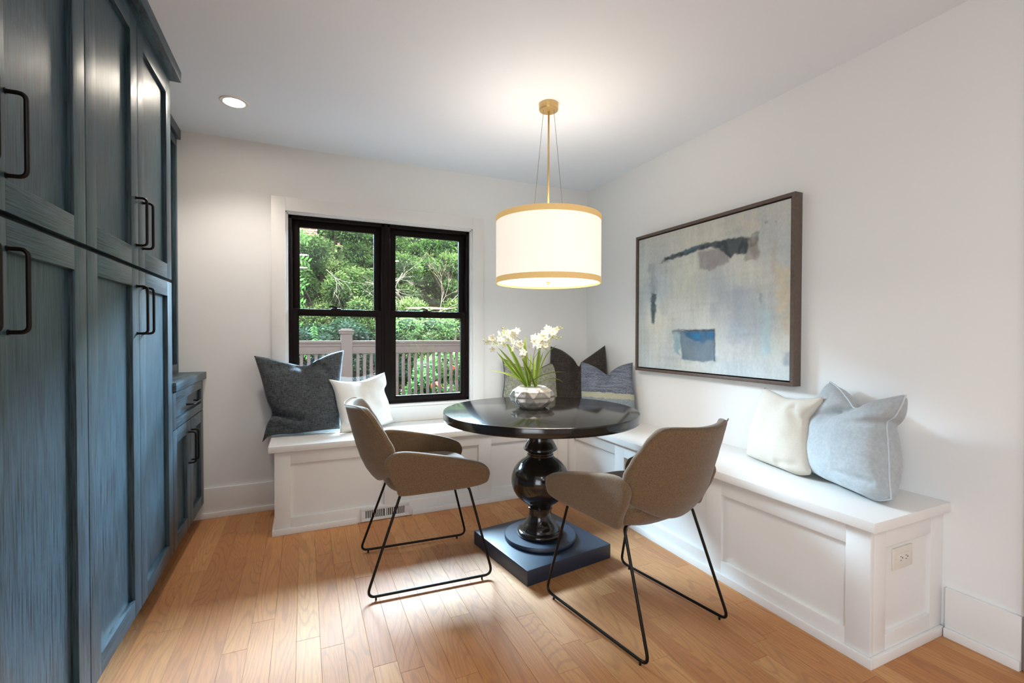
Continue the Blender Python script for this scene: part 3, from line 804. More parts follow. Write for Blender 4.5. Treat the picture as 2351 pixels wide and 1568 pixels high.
for (ya, yb, za, zb) in ((PY1, PY1 + fw, PZ0, PZ1), (PY0 - fw, PY0, PZ0, PZ1), (PY1 + fw, PY0 - fw, PZ1 - fw, PZ1), (PY1 + fw, PY0 - fw, PZ0, PZ0 + fw)):
    m.box(X0, X1, ya, yb, za, zb, .0012)
t = NT('walnut_frame'); pos = t.n('ShaderNodeNewGeometry').outputs['Position']
f1 = t.noise(t.vec(pos, (120, 60, 60)), 1, 3)
fm = t.set(color=t.mix(f1, lin(72, 58, 50), lin(112, 96, 86)), rough=0.5)
o = to_parent(m.build('frame', fm, auto=40), pic)
m = MB(); m.box(-0.03, X1, PY1 + fw, PY0 - fw, PZ0 + fw, PZ1 - fw); to_parent(m.build('backing', MAT['slot']), pic)
NU, NV = 250, 200; cy0, cy1, cz0, cz1 = PY0 - .027, PY1 + .027, PZ0 + .027, PZ1 - .027
Pg = []; cols = []
for j in range(NV + 1):
    row = []
    for i in range(NU + 1):
        u, v = i / NU, j / NV; row.append((-0.050, cy0 + (cy1 - cy0) * u, cz0 + (cz1 - cz0) * v)); cols.append(canvas_col(u, v))
    Pg.append(row)
m = MB(); m.grid(Pg)
k = m.add([(-0.050, cy0, cz0), (-0.050, cy1, cz0), (-0.050, cy1, cz1), (-0.050, cy0, cz1), (-0.030, cy0, cz0), (-0.030, cy1, cz0), (-0.030, cy1, cz1), (-0.030, cy0, cz1)],
          [(0, 1, 5, 4), (1, 2, 6, 5), (2, 3, 7, 6), (3, 0, 4, 7)])
cols += [L3(190, 192, 190) + (1.0,)] * 8
to_parent(m.build('canvas', vcol('oil_paint', 0.55, True), colors=cols, smooth=False), pic)

# ------------------------------------------------------------------ cushions
def resample(L, n):
    P = [Vector((p[0], p[1])) for p in L]
    # Catmull-Rom then equal arc length
    D_ = []
    for i in range(len(P) - 1):
        p0 = P[max(i - 1, 0)]; p1 = P[i]; p2 = P[i + 1]; p3 = P[min(i + 2, len(P) - 1)]
        for k in range(10):
            t = k / 10; D_.append(0.5 * ((2 * p1) + (-p0 + p2) * t + (2 * p0 - 5 * p1 + 4 * p2 - p3) * t * t + (-p0 + 3 * p1 - 3 * p2 + p3) * t ** 3))
    D_.append(P[-1]); cum = [0]
    for i in range(1, len(D_)): cum.append(cum[-1] + (D_[i] - D_[i - 1]).length)
    out = []; j = 0
    for k in range(n + 1):
        s = cum[-1] * k / n
        while j < len(cum) - 2 and cum[j + 1] < s: j += 1
        t = (s - cum[j]) / max(1e-9, cum[j + 1] - cum[j]); out.append(D_[j].lerp(D_[j + 1], max(0, min(1, t))))
    return out
def cushion(spec, mat, thick, label, notch=None, creases=(), piping=None, seed=0, back=1.0, seam_mat=None, z_lift=0.0, power=0.42):
    (bx, by, bz), (ex, ey), lean, ed = spec
    e1 = Vector((ex, ey, 0)); n = Vector((e1.y, -e1.x, 0))
    if n.dot(Vector((-2.3 - bx, -3.5 - by, 0))) < 0: n = -n
    a = math.radians(lean); e2 = Vector((0, 0, 1)) * math.cos(a) - n * math.sin(a); nn = n * math.cos(a) + Vector((0, 0, 1)) * math.sin(a)
    N = 44
    clamp = lambda L: [(p[0], max(p[1], 0.002) if not (p[0] < -.22 and p[1] < -.02 and seed == 1) else p[1]) for p in L]
    B, R, T, Lf = (resample(clamp(ed[k]), N) for k in ('b', 'r', 't', 'l'))
    def S(u, v):
        i, j = u, v; fu, fv = i / N, j / N
        p = B[i] * (1 - fv) + T[i] * fv + Lf[j] * (1 - fu) + R[j] * fu
        p -= B[0] * (1 - fu) * (1 - fv) + B[N] * fu * (1 - fv) + T[0] * (1 - fu) * fv + T[N] * fu * fv
        return p
    def th(fu, fv, s, t, side):
        x, y = 2 * fu - 1, 2 * fv - 1
        h = (max(0, 1 - abs(x) ** 2.2) * max(0, 1 - abs(y) ** 2.4)) ** power
        h *= (1.08 - .25 * fv) * thick * (back if side < 0 else 1.0)
        w = pnoise(s * 7, t * 7, seed * 3.1 + side) * .010 + pnoise(s * 18, t * 18, seed + side * 2) * .004
        h += w * min(1, h / (thick * .5))
        if side > 0 or True:
            for (ax, ay, bx_, by_, dep, wid) in creases:
                dx, dy = bx_ - ax, by_ - ay; LL = dx * dx + dy * dy
                q = max(0, min(1, ((s - ax) * dx + (t - ay) * dy) / LL)); d = math.hypot(s - ax - q * dx, t - ay - q * dy)
                h -= dep * (1 - .55 * q) * math.exp(-(d / wid) ** 2) * min(1, h / (thick * .3)) * (1 if side > 0 else .4)
        return max(h, 0.0015)
    rot = Matrix((e1, -nn if False else nn.cross(e1) * 0 + (-nn), e2)).transposed()   # local x = along, y = -front, z = up the face
    mb = MB(); 
    def vtx(i, j, side):
        p = S(i, j); fu, fv = i / N, j / N
        ring = min(i, j, N - i, N - j)
        h = 0.0 if ring == 0 else th(fu, fv, p.x, p.y, side)
        return (p.x, -side * h, p.y)
    idx = {}
    for j in range(N + 1):
        for i in range(N + 1): idx[(i, j, 1)] = len(mb.v); mb.v.append(vtx(i, j, 1))
    for j in range(N + 1):
        for i in range(N + 1):
            if min(i, j, N - i, N - j) == 0: idx[(i, j, -1)] = idx[(i, j, 1)]
            else: idx[(i, j, -1)] = len(mb.v); mb.v.append(vtx(i, j, -1))
    for j in range(N):
        for i in range(N):
            mb.f.append((idx[(i, j, 1)], idx[(i + 1, j, 1)], idx[(i + 1, j + 1, 1)], idx[(i, j + 1, 1)])); mb.mi.append(0)
            mb.f.append((idx[(i, j, -1)], idx[(i, j + 1, -1)], idx[(i + 1, j + 1, -1)], idx[(i + 1, j, -1)])); mb.mi.append(0)
    zmin = 1e9
    cu = empty('cushion', (bx, by, bz), 0, label, 'cushion', 'cushions along the corner bench')
    body = mb.build('cover', mat, cu, smooth=True)
    mw = rot.to_4x4(); body.matrix_local = mw
    # the lowest point rests on the seat
    low_z = min((mw @ Vector(v)).z for v in mb.v if not (seed == 1 and v[2] < -.004))
    cu.location.z = bz - low_z + 0.0008 + (piping or 0) + z_lift
    if piping:
        loop = [B[k] for k in range(N)] + [R[k] for k in range(N)] + [T[k] for k in range(N, 0, -1)] + [Lf[k] for k in range(N, 0, -1)]
        pts = [(p.x, pnoise(p.x * 60, p.y * 60, seed) * .0015, p.y) for p in loop]; pts.append(pts[0])
        q = MB(); q.tube(pts, piping, 6, caps=False); s = q.build('piping', seam_mat or mat, cu, smooth=True); s.matrix_local = mw
    return cu
CUSH = {
 'C1':((-2.25,-0.205,0.5255),(1.0000,0.0000),14,{'b': [(-0.285, -0.038), (-0.23, -0.008), (-0.088, 0.002), (0.037, 0.008), (0.171, 0.011)], 'r': [(0.171, 0.011), (0.179, 0.118), (0.179, 0.265), (0.19, 0.4), (0.208, 0.547)], 't': [(-0.339, 0.516), (-0.247, 0.497), (-0.144, 0.466), (-0.037, 0.442), (0.022, 0.474), (0.113, 0.52), (0.208, 0.547)], 'l': [(-0.285, -0.038), (-0.262, 0.068), (-0.232, 0.14), (-0.262, 0.225), (-0.298, 0.376), (-0.339, 0.516)]}),
 'C2':((-1.93,-0.215,0.5255),(0.9002,0.4356),16,{'b': [(-0.172, 0.005), (-0.043, -0.005), (0.096, 0.004), (0.179, 0.007), (0.258, 0.015)], 'r': [(0.258, 0.015), (0.228, 0.08), (0.224, 0.172), (0.208, 0.256), (0.236, 0.302), (0.245, 0.39)], 't': [(-0.193, 0.369), (-0.091, 0.344), (0.015, 0.336), (0.1, 0.349), (0.163, 0.366), (0.245, 0.39)], 'l': [(-0.172, 0.005), (-0.149, 0.094), (-0.154, 0.19), (-0.164, 0.285), (-0.193, 0.369)]}),
 'C3':((-0.68,-0.17,0.5255),(0.9988,-0.0499),10,{'b': [(-0.193, -0.031), (-0.033, -0.058), (0.157, -0.067), (0.316, -0.057)], 'r': [(0.316, -0.057), (0.319, 0.135), (0.332, 0.243), (0.354, 0.333), (0.385, 0.454)], 't': [(-0.181, 0.472), (-0.079, 0.419), (0.036, 0.374), (0.124, 0.361), (0.169, 0.382), (0.281, 0.426), (0.385, 0.454)], 'l': [(-0.193, -0.031), (-0.186, 0.162), (-0.173, 0.23), (-0.161, 0.309), (-0.166, 0.428), (-0.181, 0.472)]}),
 'C4':((-0.275,-0.265,0.5255),(0.7600,-0.6500),6,{'b': [(-0.215, -0.069), (-0.077, -0.075), (0.1, -0.066), (0.259, -0.036)], 'r': [(0.259, -0.036), (0.249, 0.192), (0.243, 0.423), (0.227, 0.57)], 't': [(-0.223, 0.557), (-0.125, 0.525), (-0.033, 0.459), (0.017, 0.393), (0.042, 0.433), (0.137, 0.503), (0.227, 0.57)], 'l': [(-0.215, -0.069), (-0.225, 0.175), (-0.224, 0.421), (-0.223, 0.557)]}),
 'C5':((-0.225,-0.58,0.5255),(0.6222,-0.7828),10,{'b': [(-0.166, -0.035), (-0.051, -0.051), (0.115, -0.043), (0.245, -0.012)], 'r': [(0.245, -0.012), (0.229, 0.122), (0.219, 0.22), (0.207, 0.282), (0.2, 0.362), (0.199, 0.45)], 't': [(-0.209, 0.442), (-0.157, 0.433), (-0.088, 0.406), (-0.02, 0.366), (0.014, 0.348), (0.044, 0.382), (0.106, 0.422), (0.169, 0.443), (0.199, 0.45)], 'l': [(-0.166, -0.035), (-0.184, 0.151), (-0.193, 0.236), (-0.202, 0.366), (-0.209, 0.442)]}),
 'C6':((-0.175,-1.93,0.5255),(-0.2602,-0.9656),12,{'b': [(-0.195, -0.004), (-0.098, -0.013), (0.018, -0.02), (0.086, -0.027), (0.162, -0.016), (0.235, 0.026)], 'r': [(0.235, 0.026), (0.202, 0.131), (0.165, 0.243), (0.167, 0.282), (0.213, 0.349), (0.217, 0.378)], 't': [(-0.161, 0.376), (-0.056, 0.356), (0.015, 0.343), (0.125, 0.358), (0.217, 0.378)], 'l': [(-0.195, -0.004), (-0.182, 0.057), (-0.177, 0.146), (-0.172, 0.244), (-0.169, 0.341), (-0.161, 0.376)]}),
 'C7':((-0.2,-2.27,0.5255),(-0.3998,-0.9166),10,{'b': [(-0.202, -0.0), (-0.072, -0.005), (0.09, -0.002), (0.18, -0.003), (0.246, 0.03)], 'r': [(0.246, 0.03), (0.223, 0.095), (0.192, 0.21), (0.165, 0.302), (0.193, 0.332), (0.213, 0.376), (0.225, 0.422)], 't': [(-0.186, 0.431), (-0.126, 0.408), (-0.056, 0.364), (-0.011, 0.334), (0.041, 0.348), (0.104, 0.38), (0.167, 0.405), (0.225, 0.422)], 'l': [(-0.202, -0.0), (-0.231, 0.103), (-0.242, 0.199), (-0.22, 0.323), (-0.201, 0.399), (-0.186, 0.431)]}),
}
lin_dark = fabric('charcoal_linen', lin(46, 50, 53), lin(106, 110, 112), 300, slub=.6)
lin_white = fabric('white_linen', lin(218, 214, 207), lin(232, 229, 224), 500, slub=.4, bump=.25)
lin_cream = fabric('cream_linen', lin(202, 192, 177), lin(217, 208, 196), 500, slub=.4, bump=.25)
lin_sage = fabric('sage_weave', lin(112, 112, 98), lin(180, 180, 164), 330, slub=.9)
lin_brown = fabric('espresso_weave', lin(40, 36, 32), lin(84, 75, 67), 240, slub=.6)
velvet = heather('grey_blue_velvet', lin(164, 169, 171), lin(176, 181, 183), 70)
velvet_lt = simple('velvet_piping', lin(196, 202, 206), 0.8)
pipe_dark = simple('dark_piping', lin(60, 56, 50), 0.9)
cushion(CUSH['C1'], lin_dark, .092, 'large charcoal linen cushion on the left end of the bench', seed=1,
        creases=((0.0, .46, -.04, .31, .085, .035), (0.02, .47, .10, .37, .045, .03), (-.24, .14, -.07, .085, .06, .020), (-.05, .44, -.24, .42, .03, .03), (-.20, .06, -.10, .03, .02, .02), (.16, .10, .05, .05, .015, .03)))
cushion(CUSH['C2'], lin_white, .070, 'small white cushion leaning against the charcoal cushion under the window', seed=2,
        creases=((0.02, .33, 0.0, .24, .02, .05), (-.15, .05, -.05, .06, .02, .02)))
cushion(CUSH['C3'], lin_sage, .070, 'sage grey woven cushion behind the flower pot against the back wall', piping=.0035, seed=3, seam_mat=pipe_dark,
        creases=((0.12, .36, .10, .22, .04, .04),))
cushion(CUSH['C4'], lin_brown, .080, 'dark brown woven cushion standing in the corner of the bench', seed=4,
        creases=((0.0, .39, .0, .20, .06, .035), (0.0, .37, -.10, .36, .03, .025), (0.01, .37, .10, .37, .02, .025)))
cushion(CUSH['C5'], stripe_fabric(), .075, 'blue and grey striped cushion beside the dark corner cushion', seed=5,
        creases=((0.014, .35, -.03, .25, .065, .028), (0.014, .35, .05, .28, .03, .03), (-.02, .36, -.08, .30, .02, .02)))
cushion(CUSH['C6'], lin_cream, .075, 'cream linen cushion on the right bench left of the grey velvet cushion', seed=6,
        creases=((0.02, .35, -.02, .29, .015, .05), (.08, .03, .17, .045, .010, .012), (.10, .30, .14, .24, .02, .02)), back=.8)
cushion(CUSH['C7'], velvet, .105, 'large grey blue velvet cushion at the near end of the right bench', piping=.0036, seed=7, seam_mat=velvet_lt, back=1.3, power=.36,
        creases=((-.005, .335, -.10, .27, .05, .022), (-.06, .30, -.16, .27, .02, .02), (.17, .30, .06, .27, .022, .018), (.20, .07, .06, .065, .018, .010), (.02, .34, .10, .33, .015, .02)))

# ------------------------------------------------------------------ orchid plant in a faceted pot
plant = empty('potted_orchid', (-1.141, -1.195, TZ + .0003), math.radians(-24.2), 'faceted silver grey pot with strap leaves and cream orchid flowers on the table', 'plant')
n = 160; rows = 44; V = []; Hp = 0.116
for j in range(rows + 1):
    z = Hp * j / rows; zz = j / rows
    r0 = interp(zz, [0, .12, .35, .55, .8, .95, 1.0], [0.068, .088, .115, .121, .108, .084, .074])
    for k in range(n):
        a = 2 * PI * k / n; q = 8
        fa = (a * q / (2 * PI)) % 1.0 - .5; fb = (a * q / (2 * PI) + .5) % 1.0 - .5
        e1_ = abs(fa) * 2 + abs(zz - .50) / .46
        e2_ = min(abs(fb) * 2 + abs(zz - 1.02) / .46, abs(fb) * 2 + abs(zz + .02) / .46)
        dent = 0.20 * max(0.0, 1 - e1_) ** .75 + 0.09 * max(0.0, 1 - e2_) ** .75 * math.sin(PI * zz) ** .5
        r = r0 * (1.045 - dent)
        V.append((r * math.cos(a), r * math.sin(a), z))
m = MB(); fs = []
for j in range(rows):
    for k in range(n): fs.append((j * n + k, j * n + (k + 1) % n, (j + 1) * n + (k + 1) % n, (j + 1) * n + k))
fs.append(tuple(range(n - 1, -1, -1)))
m.add(V, fs)
inner = [(0.0735, Hp), (0.070, Hp - .002), (0.069, Hp - .012)]
base = len(m.v)
for r, z in inner:
    for k in range(n): a = 2 * PI * k / n; m.v.append((r * math.cos(a), r * math.sin(a), z))
for j in range(2):
    for k in range(n): m.f.append((base + j * n + k, base + j * n + (k + 1) % n, base + (j + 1) * n + (k + 1) % n, base + (j + 1) * n + k)); m.mi.append(0)
for k in range(n): m.f.append((rows * n + k, rows * n + (k + 1) % n, base + (k + 1) % n, base + k)); m.mi.append(0)
m.build('pot', MAT['pot'], plant, smooth=True)
m = MB(); m.lathe([(0.001, Hp - .013), (0.069, Hp - .011)], 32); m.build('moss', MAT['soil'], plant)
def pt(cx, cy, d=0.0):          # x, z of a point of the plant in pot units
    return Vector(((cx - 845) * .000353, -d, Hp + (1078 - cy) * .000353))
def bez(pts, n=14):
    P = [Vector(p) for p in pts]; out = []
    for k in range(n + 1):
        t = k / n; Q = P[:]
        while len(Q) > 1: Q = [Q[i].lerp(Q[i + 1], t) for i in range(len(Q) - 1)]
        out.append(Q[0])
    return out
def leaf(pts, w, twist=0.0, tone=.4):
    c = bez(pts, 16); m = MB(); cols = []; rowsP = []
    for i, p in enumerate(c):
        t = i / 16; tg = (c[min(i + 1, 16)] - c[max(i - 1, 0)]).normalized()
        side = tg.cross(Vector((0, -1, 0)))
        side = side.normalized() if side.length > .05 else Vector((1, 0, 0))
        side = (Matrix.Rotation(twist, 3, tg) @ side)
        nrm = side.cross(tg)
        ww = w * (0.35 + .65 * math.sin(min(1, t * 1.5) * PI / 2)) * (1 - max(0, (t - .45) / .55) ** 1.8) + .0004
        r = []
        for k in range(7):
            s = -1 + k / 3
            r.append(p + side * s * ww + nrm * (abs(s) * ww * .28)); cols.append((max(0, min(1, tone * (1.1 - t * .2) + .25 * t)), abs(s) ** 3, 0, 1))
        rowsP.append(r)
    m.grid(rowsP); return m.build('leaf', MAT['leaf'], plant, smooth=True, colors=cols)
LV = [([(740, 1080, 0), (600, 900, .03), (430, 700, .05), (285, 525, .07)], 27, .5, .25),
      ([(750, 1080, 0), (650, 880, .05), (480, 640, .07), (310, 460, .08)], 27, .35, .35),
      ([(762, 1080, -.01), (690, 900, .0), (560, 560, .02), (385, 335, .03)], 32, .1, .45),
      ([(790, 1080, -.02), (745, 800, -.03), (710, 560, -.02), (735, 290, -.02)], 36, .0, .6),
      ([(908, 1080, -.01), (925, 860, -.01), (945, 620, .0), (965, 395, .0)], 36, .05, .5),
      ([(700, 1000, .02), (600, 900, .06), (400, 850, .09), (170, 788, .11)], 22, .9, .45),
      ([(690, 1040, -.03), (600, 850, -.06), (500, 760, -.08), (370, 752, -.09)], 17, .9, .1),
      ([(770, 1040, .03), (860, 930, .06), (1080, 800, .08), (1340, 830, .10)], 18, 1.0, .7),
      ([(940, 1030, .03), (1020, 940, .06), (1200, 880, .08), (1300, 992, .09)], 17, 1.0, .8),
      ([(930, 1060, -.03), (960, 800, -.05), (1050, 540, -.06), (1245, 432, -.07)], 16, .8, .6),
      ([(885, 1080, .02), (840, 930, .05), (770, 780, .07), (670, 630, .08)], 26, .2, .15),
      ([(800, 1080, .0), (760, 900, .03), (730, 780, .03), (690, 620, .03)], 24, .1, .2),
      ([(900, 1070, -.04), (930, 880, -.05), (970, 700, -.05), (1025, 535, -.05)], 18, .3, .35),
      ([(860, 1070, -.05), (880, 900, -.07), (870, 760, -.08), (905, 640, -.09)], 22, .2, .5),
      ([(770, 1070, -.05), (800, 900, -.07), (840, 750, -.08), (830, 560, -.09)], 20, .2, .4),
      ([(820, 1070, .03), (790, 960, .05), (800, 880, .06), (840, 810, .06)], 14, .3, .2)]
for pts, w, tw, tone in LV: leaf([pt(*p) for p in pts], w * .000353, tw, tone)
ST = [[(852, 1078, 0), (850, 700, 0), (845, 480, .01), (900, 370, .02), (1010, 300, .03), (1200, 200, .03)],
      [(858, 740, 0), (850, 600, .0), (920, 560, .02), (990, 480, .03), (1060, 330, .04)],
      [(805, 1078, 0), (795, 700, -.01), (790, 380, -.01), (690, 290, .0), (560, 300, .02), (430, 260, .03), (350, 140, .04)],
      [(795, 480, 0), (785, 390, -.01), (830, 350, -.01), (900, 340, -.01)],
      [(860, 760, .01), (780, 620, .03), (640, 500, .05), (500, 380, .06), (300, 350, .07), (95, 380, .08)],
      [(690, 560, .045), (660, 470, .05), (640, 420, .055)]]
for s in ST:
    m = MB(); m.tube(bez([pt(*p) for p in s], 18), .0014, 6); m.build('stem', MAT['stem'], plant, smooth=True)
def petal_flower():
    m = MB()
    for k in range(5):
        a = 2 * PI * k / 5 + .3; w = .0062 if k % 2 else .0048; L = .0155
        d = Vector((math.cos(a), 0, math.sin(a))); sd = Vector((-math.sin(a), 0, math.cos(a))); P = []
        for i in range(6):
            t = i / 5; c = d * L * t + Vector((0, -.0035 * math.sin(t * 2.2) - .001, 0)); ww = w * math.sin(PI * min(1, .12 + t * .88) ** .8) + .0003
            P.append([c - sd * ww + Vector((0, .001, 0)), c, c + sd * ww + Vector((0, .001, 0))])
        m.grid(P)
    return m
def eye_mesh():
    m = MB(); m.lathe([(.0003, -.002), (.0026, -.0005), (.003, .0015), (.0018, .0035), (.0003, .0045)], 8)
    m.v = [(x, -z, y) for x, y, z in m.v]; return m
fl0 = None
rf = random.Random(3); spots = []
for k in range(26):
    a = rf.random() * 2 * PI; r = math.sqrt(rf.random()); spots.append((1015 + r * 165 * math.cos(a) + 30 * r * math.sin(a), 300 - r * 105 * math.sin(a) + (-40 if math.cos(a) > .3 else 20), rf.uniform(-.01, .06)))
spots += [(1065, 165, .02), (1210, 185, .03), (830, 320, .01), (880, 420, .03), (940, 445, .04), (1040, 430, .05), (1050, 480, .05), (1100, 400, .04)]
for k in range(12):
    spots.append((rf.uniform(400, 570), rf.uniform(215, 350), rf.uniform(.0, .06)))
spots += [(585, 215, .03), (620, 200, .02), (330, 300, .05), (320, 250, .05), (345, 340, .06), (380, 380, .06), (300, 410, .06), (190, 330, .07), (160, 380, .08), (225, 320, .07), (230, 490, .08), (265, 390, .07), (405, 420, .06),
          (690, 530, .06), (705, 545, .07), (640, 410, .05), (655, 420, .055), (525, 475, .06), (470, 345, .05), (500, 300, .03), (540, 380, .05), (680, 590, .06)]
for x, y, d in spots:
    if fl0 is None:
        o = petal_flower().build('flower', MAT['petal'], plant, smooth=True, auto=60); fl0 = o; e0 = eye_mesh().build('flower_eye', MAT['eye'], o, smooth=True); eo = e0
    else:
        o = fl0.copy(); COL.objects.link(o); eo = e0.copy(); COL.objects.link(eo); eo.parent = o
    o.location = pt(x, y, d); s = rf.uniform(1.05, 1.6) * (1.25 if (y > 380 and x > 600 and x < 760) else 1.0)
    o.scale = (s, s, s); o.rotation_euler = (rf.uniform(-.9, .9), rf.uniform(-PI, PI), rf.uniform(-.9, .9))
bm = MB(); bm.lathe([(.0003, -.004), (.003, -.002), (.0036, .001), (.002, .005), (.0004, .0065)], 8); b0 = None
for x, y, d in [(1230, 160, .03), (1280, 155, .03), (1225, 210, .03), (1240, 310, .04), (1280, 310, .04), (1215, 330, .04), (1200, 290, .04), (1150, 175, .03), (385, 165, .04), (410, 210, .04), (385, 215, .04), (105, 405, .08), (130, 380, .08), (95, 350, .08), (165, 365, .07), (1300, 170, .03), (240, 410, .07)]:
    if b0 is None: o = bm.build('bud', MAT['bud'], plant, smooth=True); b0 = o
    else: o = b0.copy(); COL.objects.link(o)
    o.location = pt(x, y, d); o.rotation_euler = (rf.uniform(-1, 1), rf.uniform(-1, 1), 0)

# ------------------------------------------------------------------ outside: deck railing
YR = 3.2; DZ = -0.05
rail = empty('deck_railing', (-1.3, YR, DZ), label='taupe painted deck railing with balusters outside the window', cat='railing')
def rp_(o): o.parent = rail; o.matrix_parent_inverse = Matrix.Translation((1.3, -YR, -DZ)); return o
m = MB(); m.box(-3.6, 1.6, YR - .07, YR + .07, 1.060, 1.092, .006); rp_(m.build('top_rail', MAT['deck'], auto=40))
m = MB(); m.box(-3.6, 1.6, YR - .045, YR + .045, 0.915, 1.015, .004); m.box(-3.6, 1.6, YR - .058, YR + .058, 1.015, 1.040, .004); m.box(-3.6, 1.6, YR - .05, YR + .05, 1.040, 1.06, .004)
rp_(m.build('fascia_rail', MAT['deck'], auto=40))
m = MB(); m.box(-3.6, 1.6, YR - .04, YR + .04, 0.04, 0.10, .004); rp_(m.build('bottom_rail', MAT['deck'], auto=40))
me0 = None
for k in range(-20, 34):
    bxx = -1.084 + .0885 * k
    if abs(bxx + 1.764) < .10 or bxx < -3.5 or bxx > 1.5: continue
    if me0 is None: m = MB(); m.box(-.0195, .0195, -.0195, .0195, 0.10, 0.915, .003); o = m.build('baluster', MAT['deck'], auto=40); me0 = o.data
    else: o = bpy.data.objects.new('baluster', me0); COL.objects.link(o)
    o.location = (bxx, YR, 0); rp_(o)
m = MB(); m.box(-.0725, .0725, -.0725, .0725, DZ, 1.185, .006); o = m.build('post', MAT['deck'], auto=40); o.location = (-1.764, YR, 0); rp_(o)
m = MB(); m.box(-.088, .088, -.088, .088, 1.185, 1.203, .004); m.box(-.084, .084, -.084, .084, 1.203, 1.216, .003); m.box(-.093, .093, -.093, .093, 1.216, 1.238, .006); m.box(-.070, .070, -.070, .070, 1.236, 1.252, .012)
o = m.build('post_cap', MAT['deck'], auto=40); o.location = (-1.764, YR, 0); rp_(o)
tag(box_obj('deck', MAT['deck'], -6, 4, WT + .001, 3.4, -0.2, DZ), 'taupe deck floor outside the window', 'deck', kind='structure')
tag(box_obj('ground', MAT['soilout'], -25, 25, 3.41, 30, -2.0, -1.2), kind='structure')

# neighbour's brick building
bld = empty('brick_building', (-1.5, 13.0, -1.2), label='tan brick building glimpsed above the trees', cat='building')
m = MB(); m.box(-9, 9, 0, 3, 0, 7.6); m.build('brick_wall', MAT['brick'], bld)
m = MB(); m.box(-9.1, 9.1, -.1, 3.1, 7.6, 7.8); m.build('coping', MAT['stucco'], bld)

# trees and shrubs
G1 = leaf_mat('yew_leaf', lin(44, 74, 40), lin(104, 142, 76), lin(186, 210, 136))
G2 = leaf_mat('broad_leaf', lin(48, 88, 44), lin(108, 156, 78), lin(188, 216, 134))
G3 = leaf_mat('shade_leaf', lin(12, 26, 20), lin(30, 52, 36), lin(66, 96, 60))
def foliage(name, mat, par, blobs, n, size, seed, aspect=.5, up=.2):
    """leaf cards spread over the skins of many small blobs"""
    rnd = random.Random(seed); V = []; Fc = []; C = []
    tot = sum(b[3] ** 2 for b in blobs)
    for (x, y, z, r) in blobs:
        cnt = int(n * r * r / tot); tone = rnd.uniform(-.12, .18)
        for _ in range(cnt):
            d = Vector((rnd.gauss(0, 1), rnd.gauss(0, 1) - .5, rnd.gauss(0, 1) + up)).normalized()
            rr = r * rnd.uniform(.62, 1.05); p = Vector((x, y, z)) + Vector((d.x * rr, d.y * rr * .8, d.z * rr * .75))
            ax = (d + Vector((rnd.uniform(-1, 1), rnd.uniform(-1, 1), rnd.uniform(-1, .6))) * .9).normalized()
            sd = ax.cross(Vector((rnd.uniform(-1, 1), rnd.uniform(-1, 1), rnd.uniform(-1, 1)))).normalized()
            s = size * rnd.uniform(.6, 1.4); k = len(V)
            V += [p - ax * s * .5, p + sd * s * aspect * .5, p + ax * s * .5, p - sd * s * aspect * .5]
            Fc.append((k, k + 1, k + 2, k + 3))
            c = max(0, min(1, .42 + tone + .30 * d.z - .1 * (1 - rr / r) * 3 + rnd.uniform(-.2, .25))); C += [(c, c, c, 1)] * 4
    m = MB(); m.v = [tuple(v) for v in V]; m.f = Fc; m.mi = [0] * len(Fc)
    o = m.build(name, mat, par, colors=C); o['kind'] = 'stuff'; return o
def branchy(m, p, d, L, r, depth, rnd, spread=.7):
    q = p + d * L; mid = (p + q) / 2 + Vector((rnd.uniform(-1, 1), rnd.uniform(-1, 1), rnd.uniform(-1, 1))) * L * .10
    m.tube([p, mid, q], [r, r * .8, r * .6], 5, caps=False)
    if depth == 0: return
    for _ in range(rnd.choice((2, 3, 3))):
        dd = (d + Vector((rnd.uniform(-1, 1), rnd.uniform(-1, 1) * .6, rnd.uniform(-1, 1))) * spread).normalized()
        branchy(m, q if rnd.random() < .6 else mid, dd, L * rnd.uniform(.55, .8), r * .55, depth - 1, rnd, spread)
def tree(name, label, cat, x, y, z0, blobs, n, size, mat, seed, aspect=.5, twigs=None, group=None):
    t = empty(name, (x, y, z0), 0, label, cat, group or 'trees and shrubs beyond the deck railing')
    bl = [(bx - x, by - y, bz - z0, r) for bx, by, bz, r in blobs]
    top = max(b[2] for b in bl); m = MB()
    m.tube([(0, 0, 0), (.03, .1, top * .35), (-.05, .05, top * .7), (.04, .1, top * .95)], [.09, .07, .05, .02], 8)
    rnd = random.Random(seed)
    for b in rnd.sample(bl, min(16, len(bl))):
        m.tube([(0, .05, max(.3, b[2] * .6)), (b[0] * .5, b[1] * .5 + .1, b[2] * .85), (b[0], b[1], b[2])], [.035, .022, .008], 5)
    m.build('trunk', MAT['bark'], t, smooth=True)
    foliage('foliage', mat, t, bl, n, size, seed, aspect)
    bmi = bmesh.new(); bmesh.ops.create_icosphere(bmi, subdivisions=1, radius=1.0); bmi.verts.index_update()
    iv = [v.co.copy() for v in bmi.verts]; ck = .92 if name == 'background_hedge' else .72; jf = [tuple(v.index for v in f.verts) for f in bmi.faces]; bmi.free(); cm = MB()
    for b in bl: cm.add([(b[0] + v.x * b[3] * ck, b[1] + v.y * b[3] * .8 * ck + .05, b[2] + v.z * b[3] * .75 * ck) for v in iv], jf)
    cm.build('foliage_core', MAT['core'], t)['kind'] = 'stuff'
    if twigs:
        w = MB(); rt = random.Random(seed + 9)
        for (px, py, pz, dx, dy, dz, L, r, dep) in twigs: branchy(w, Vector((px - x, py - y, pz - z0)), Vector((dx, dy, dz)).normalized(), L, r, dep, rt)
        w.build('bare_twigs', MAT['twig'], t)
    return t
def cloud(x0, x1, y0, y1, z0, z1, k, r0, r1, seed):
    rnd = random.Random(seed); return [(rnd.uniform(x0, x1), rnd.uniform(y0, y1), rnd.uniform(z0, z1), rnd.uniform(r0, r1)) for _ in range(k)]
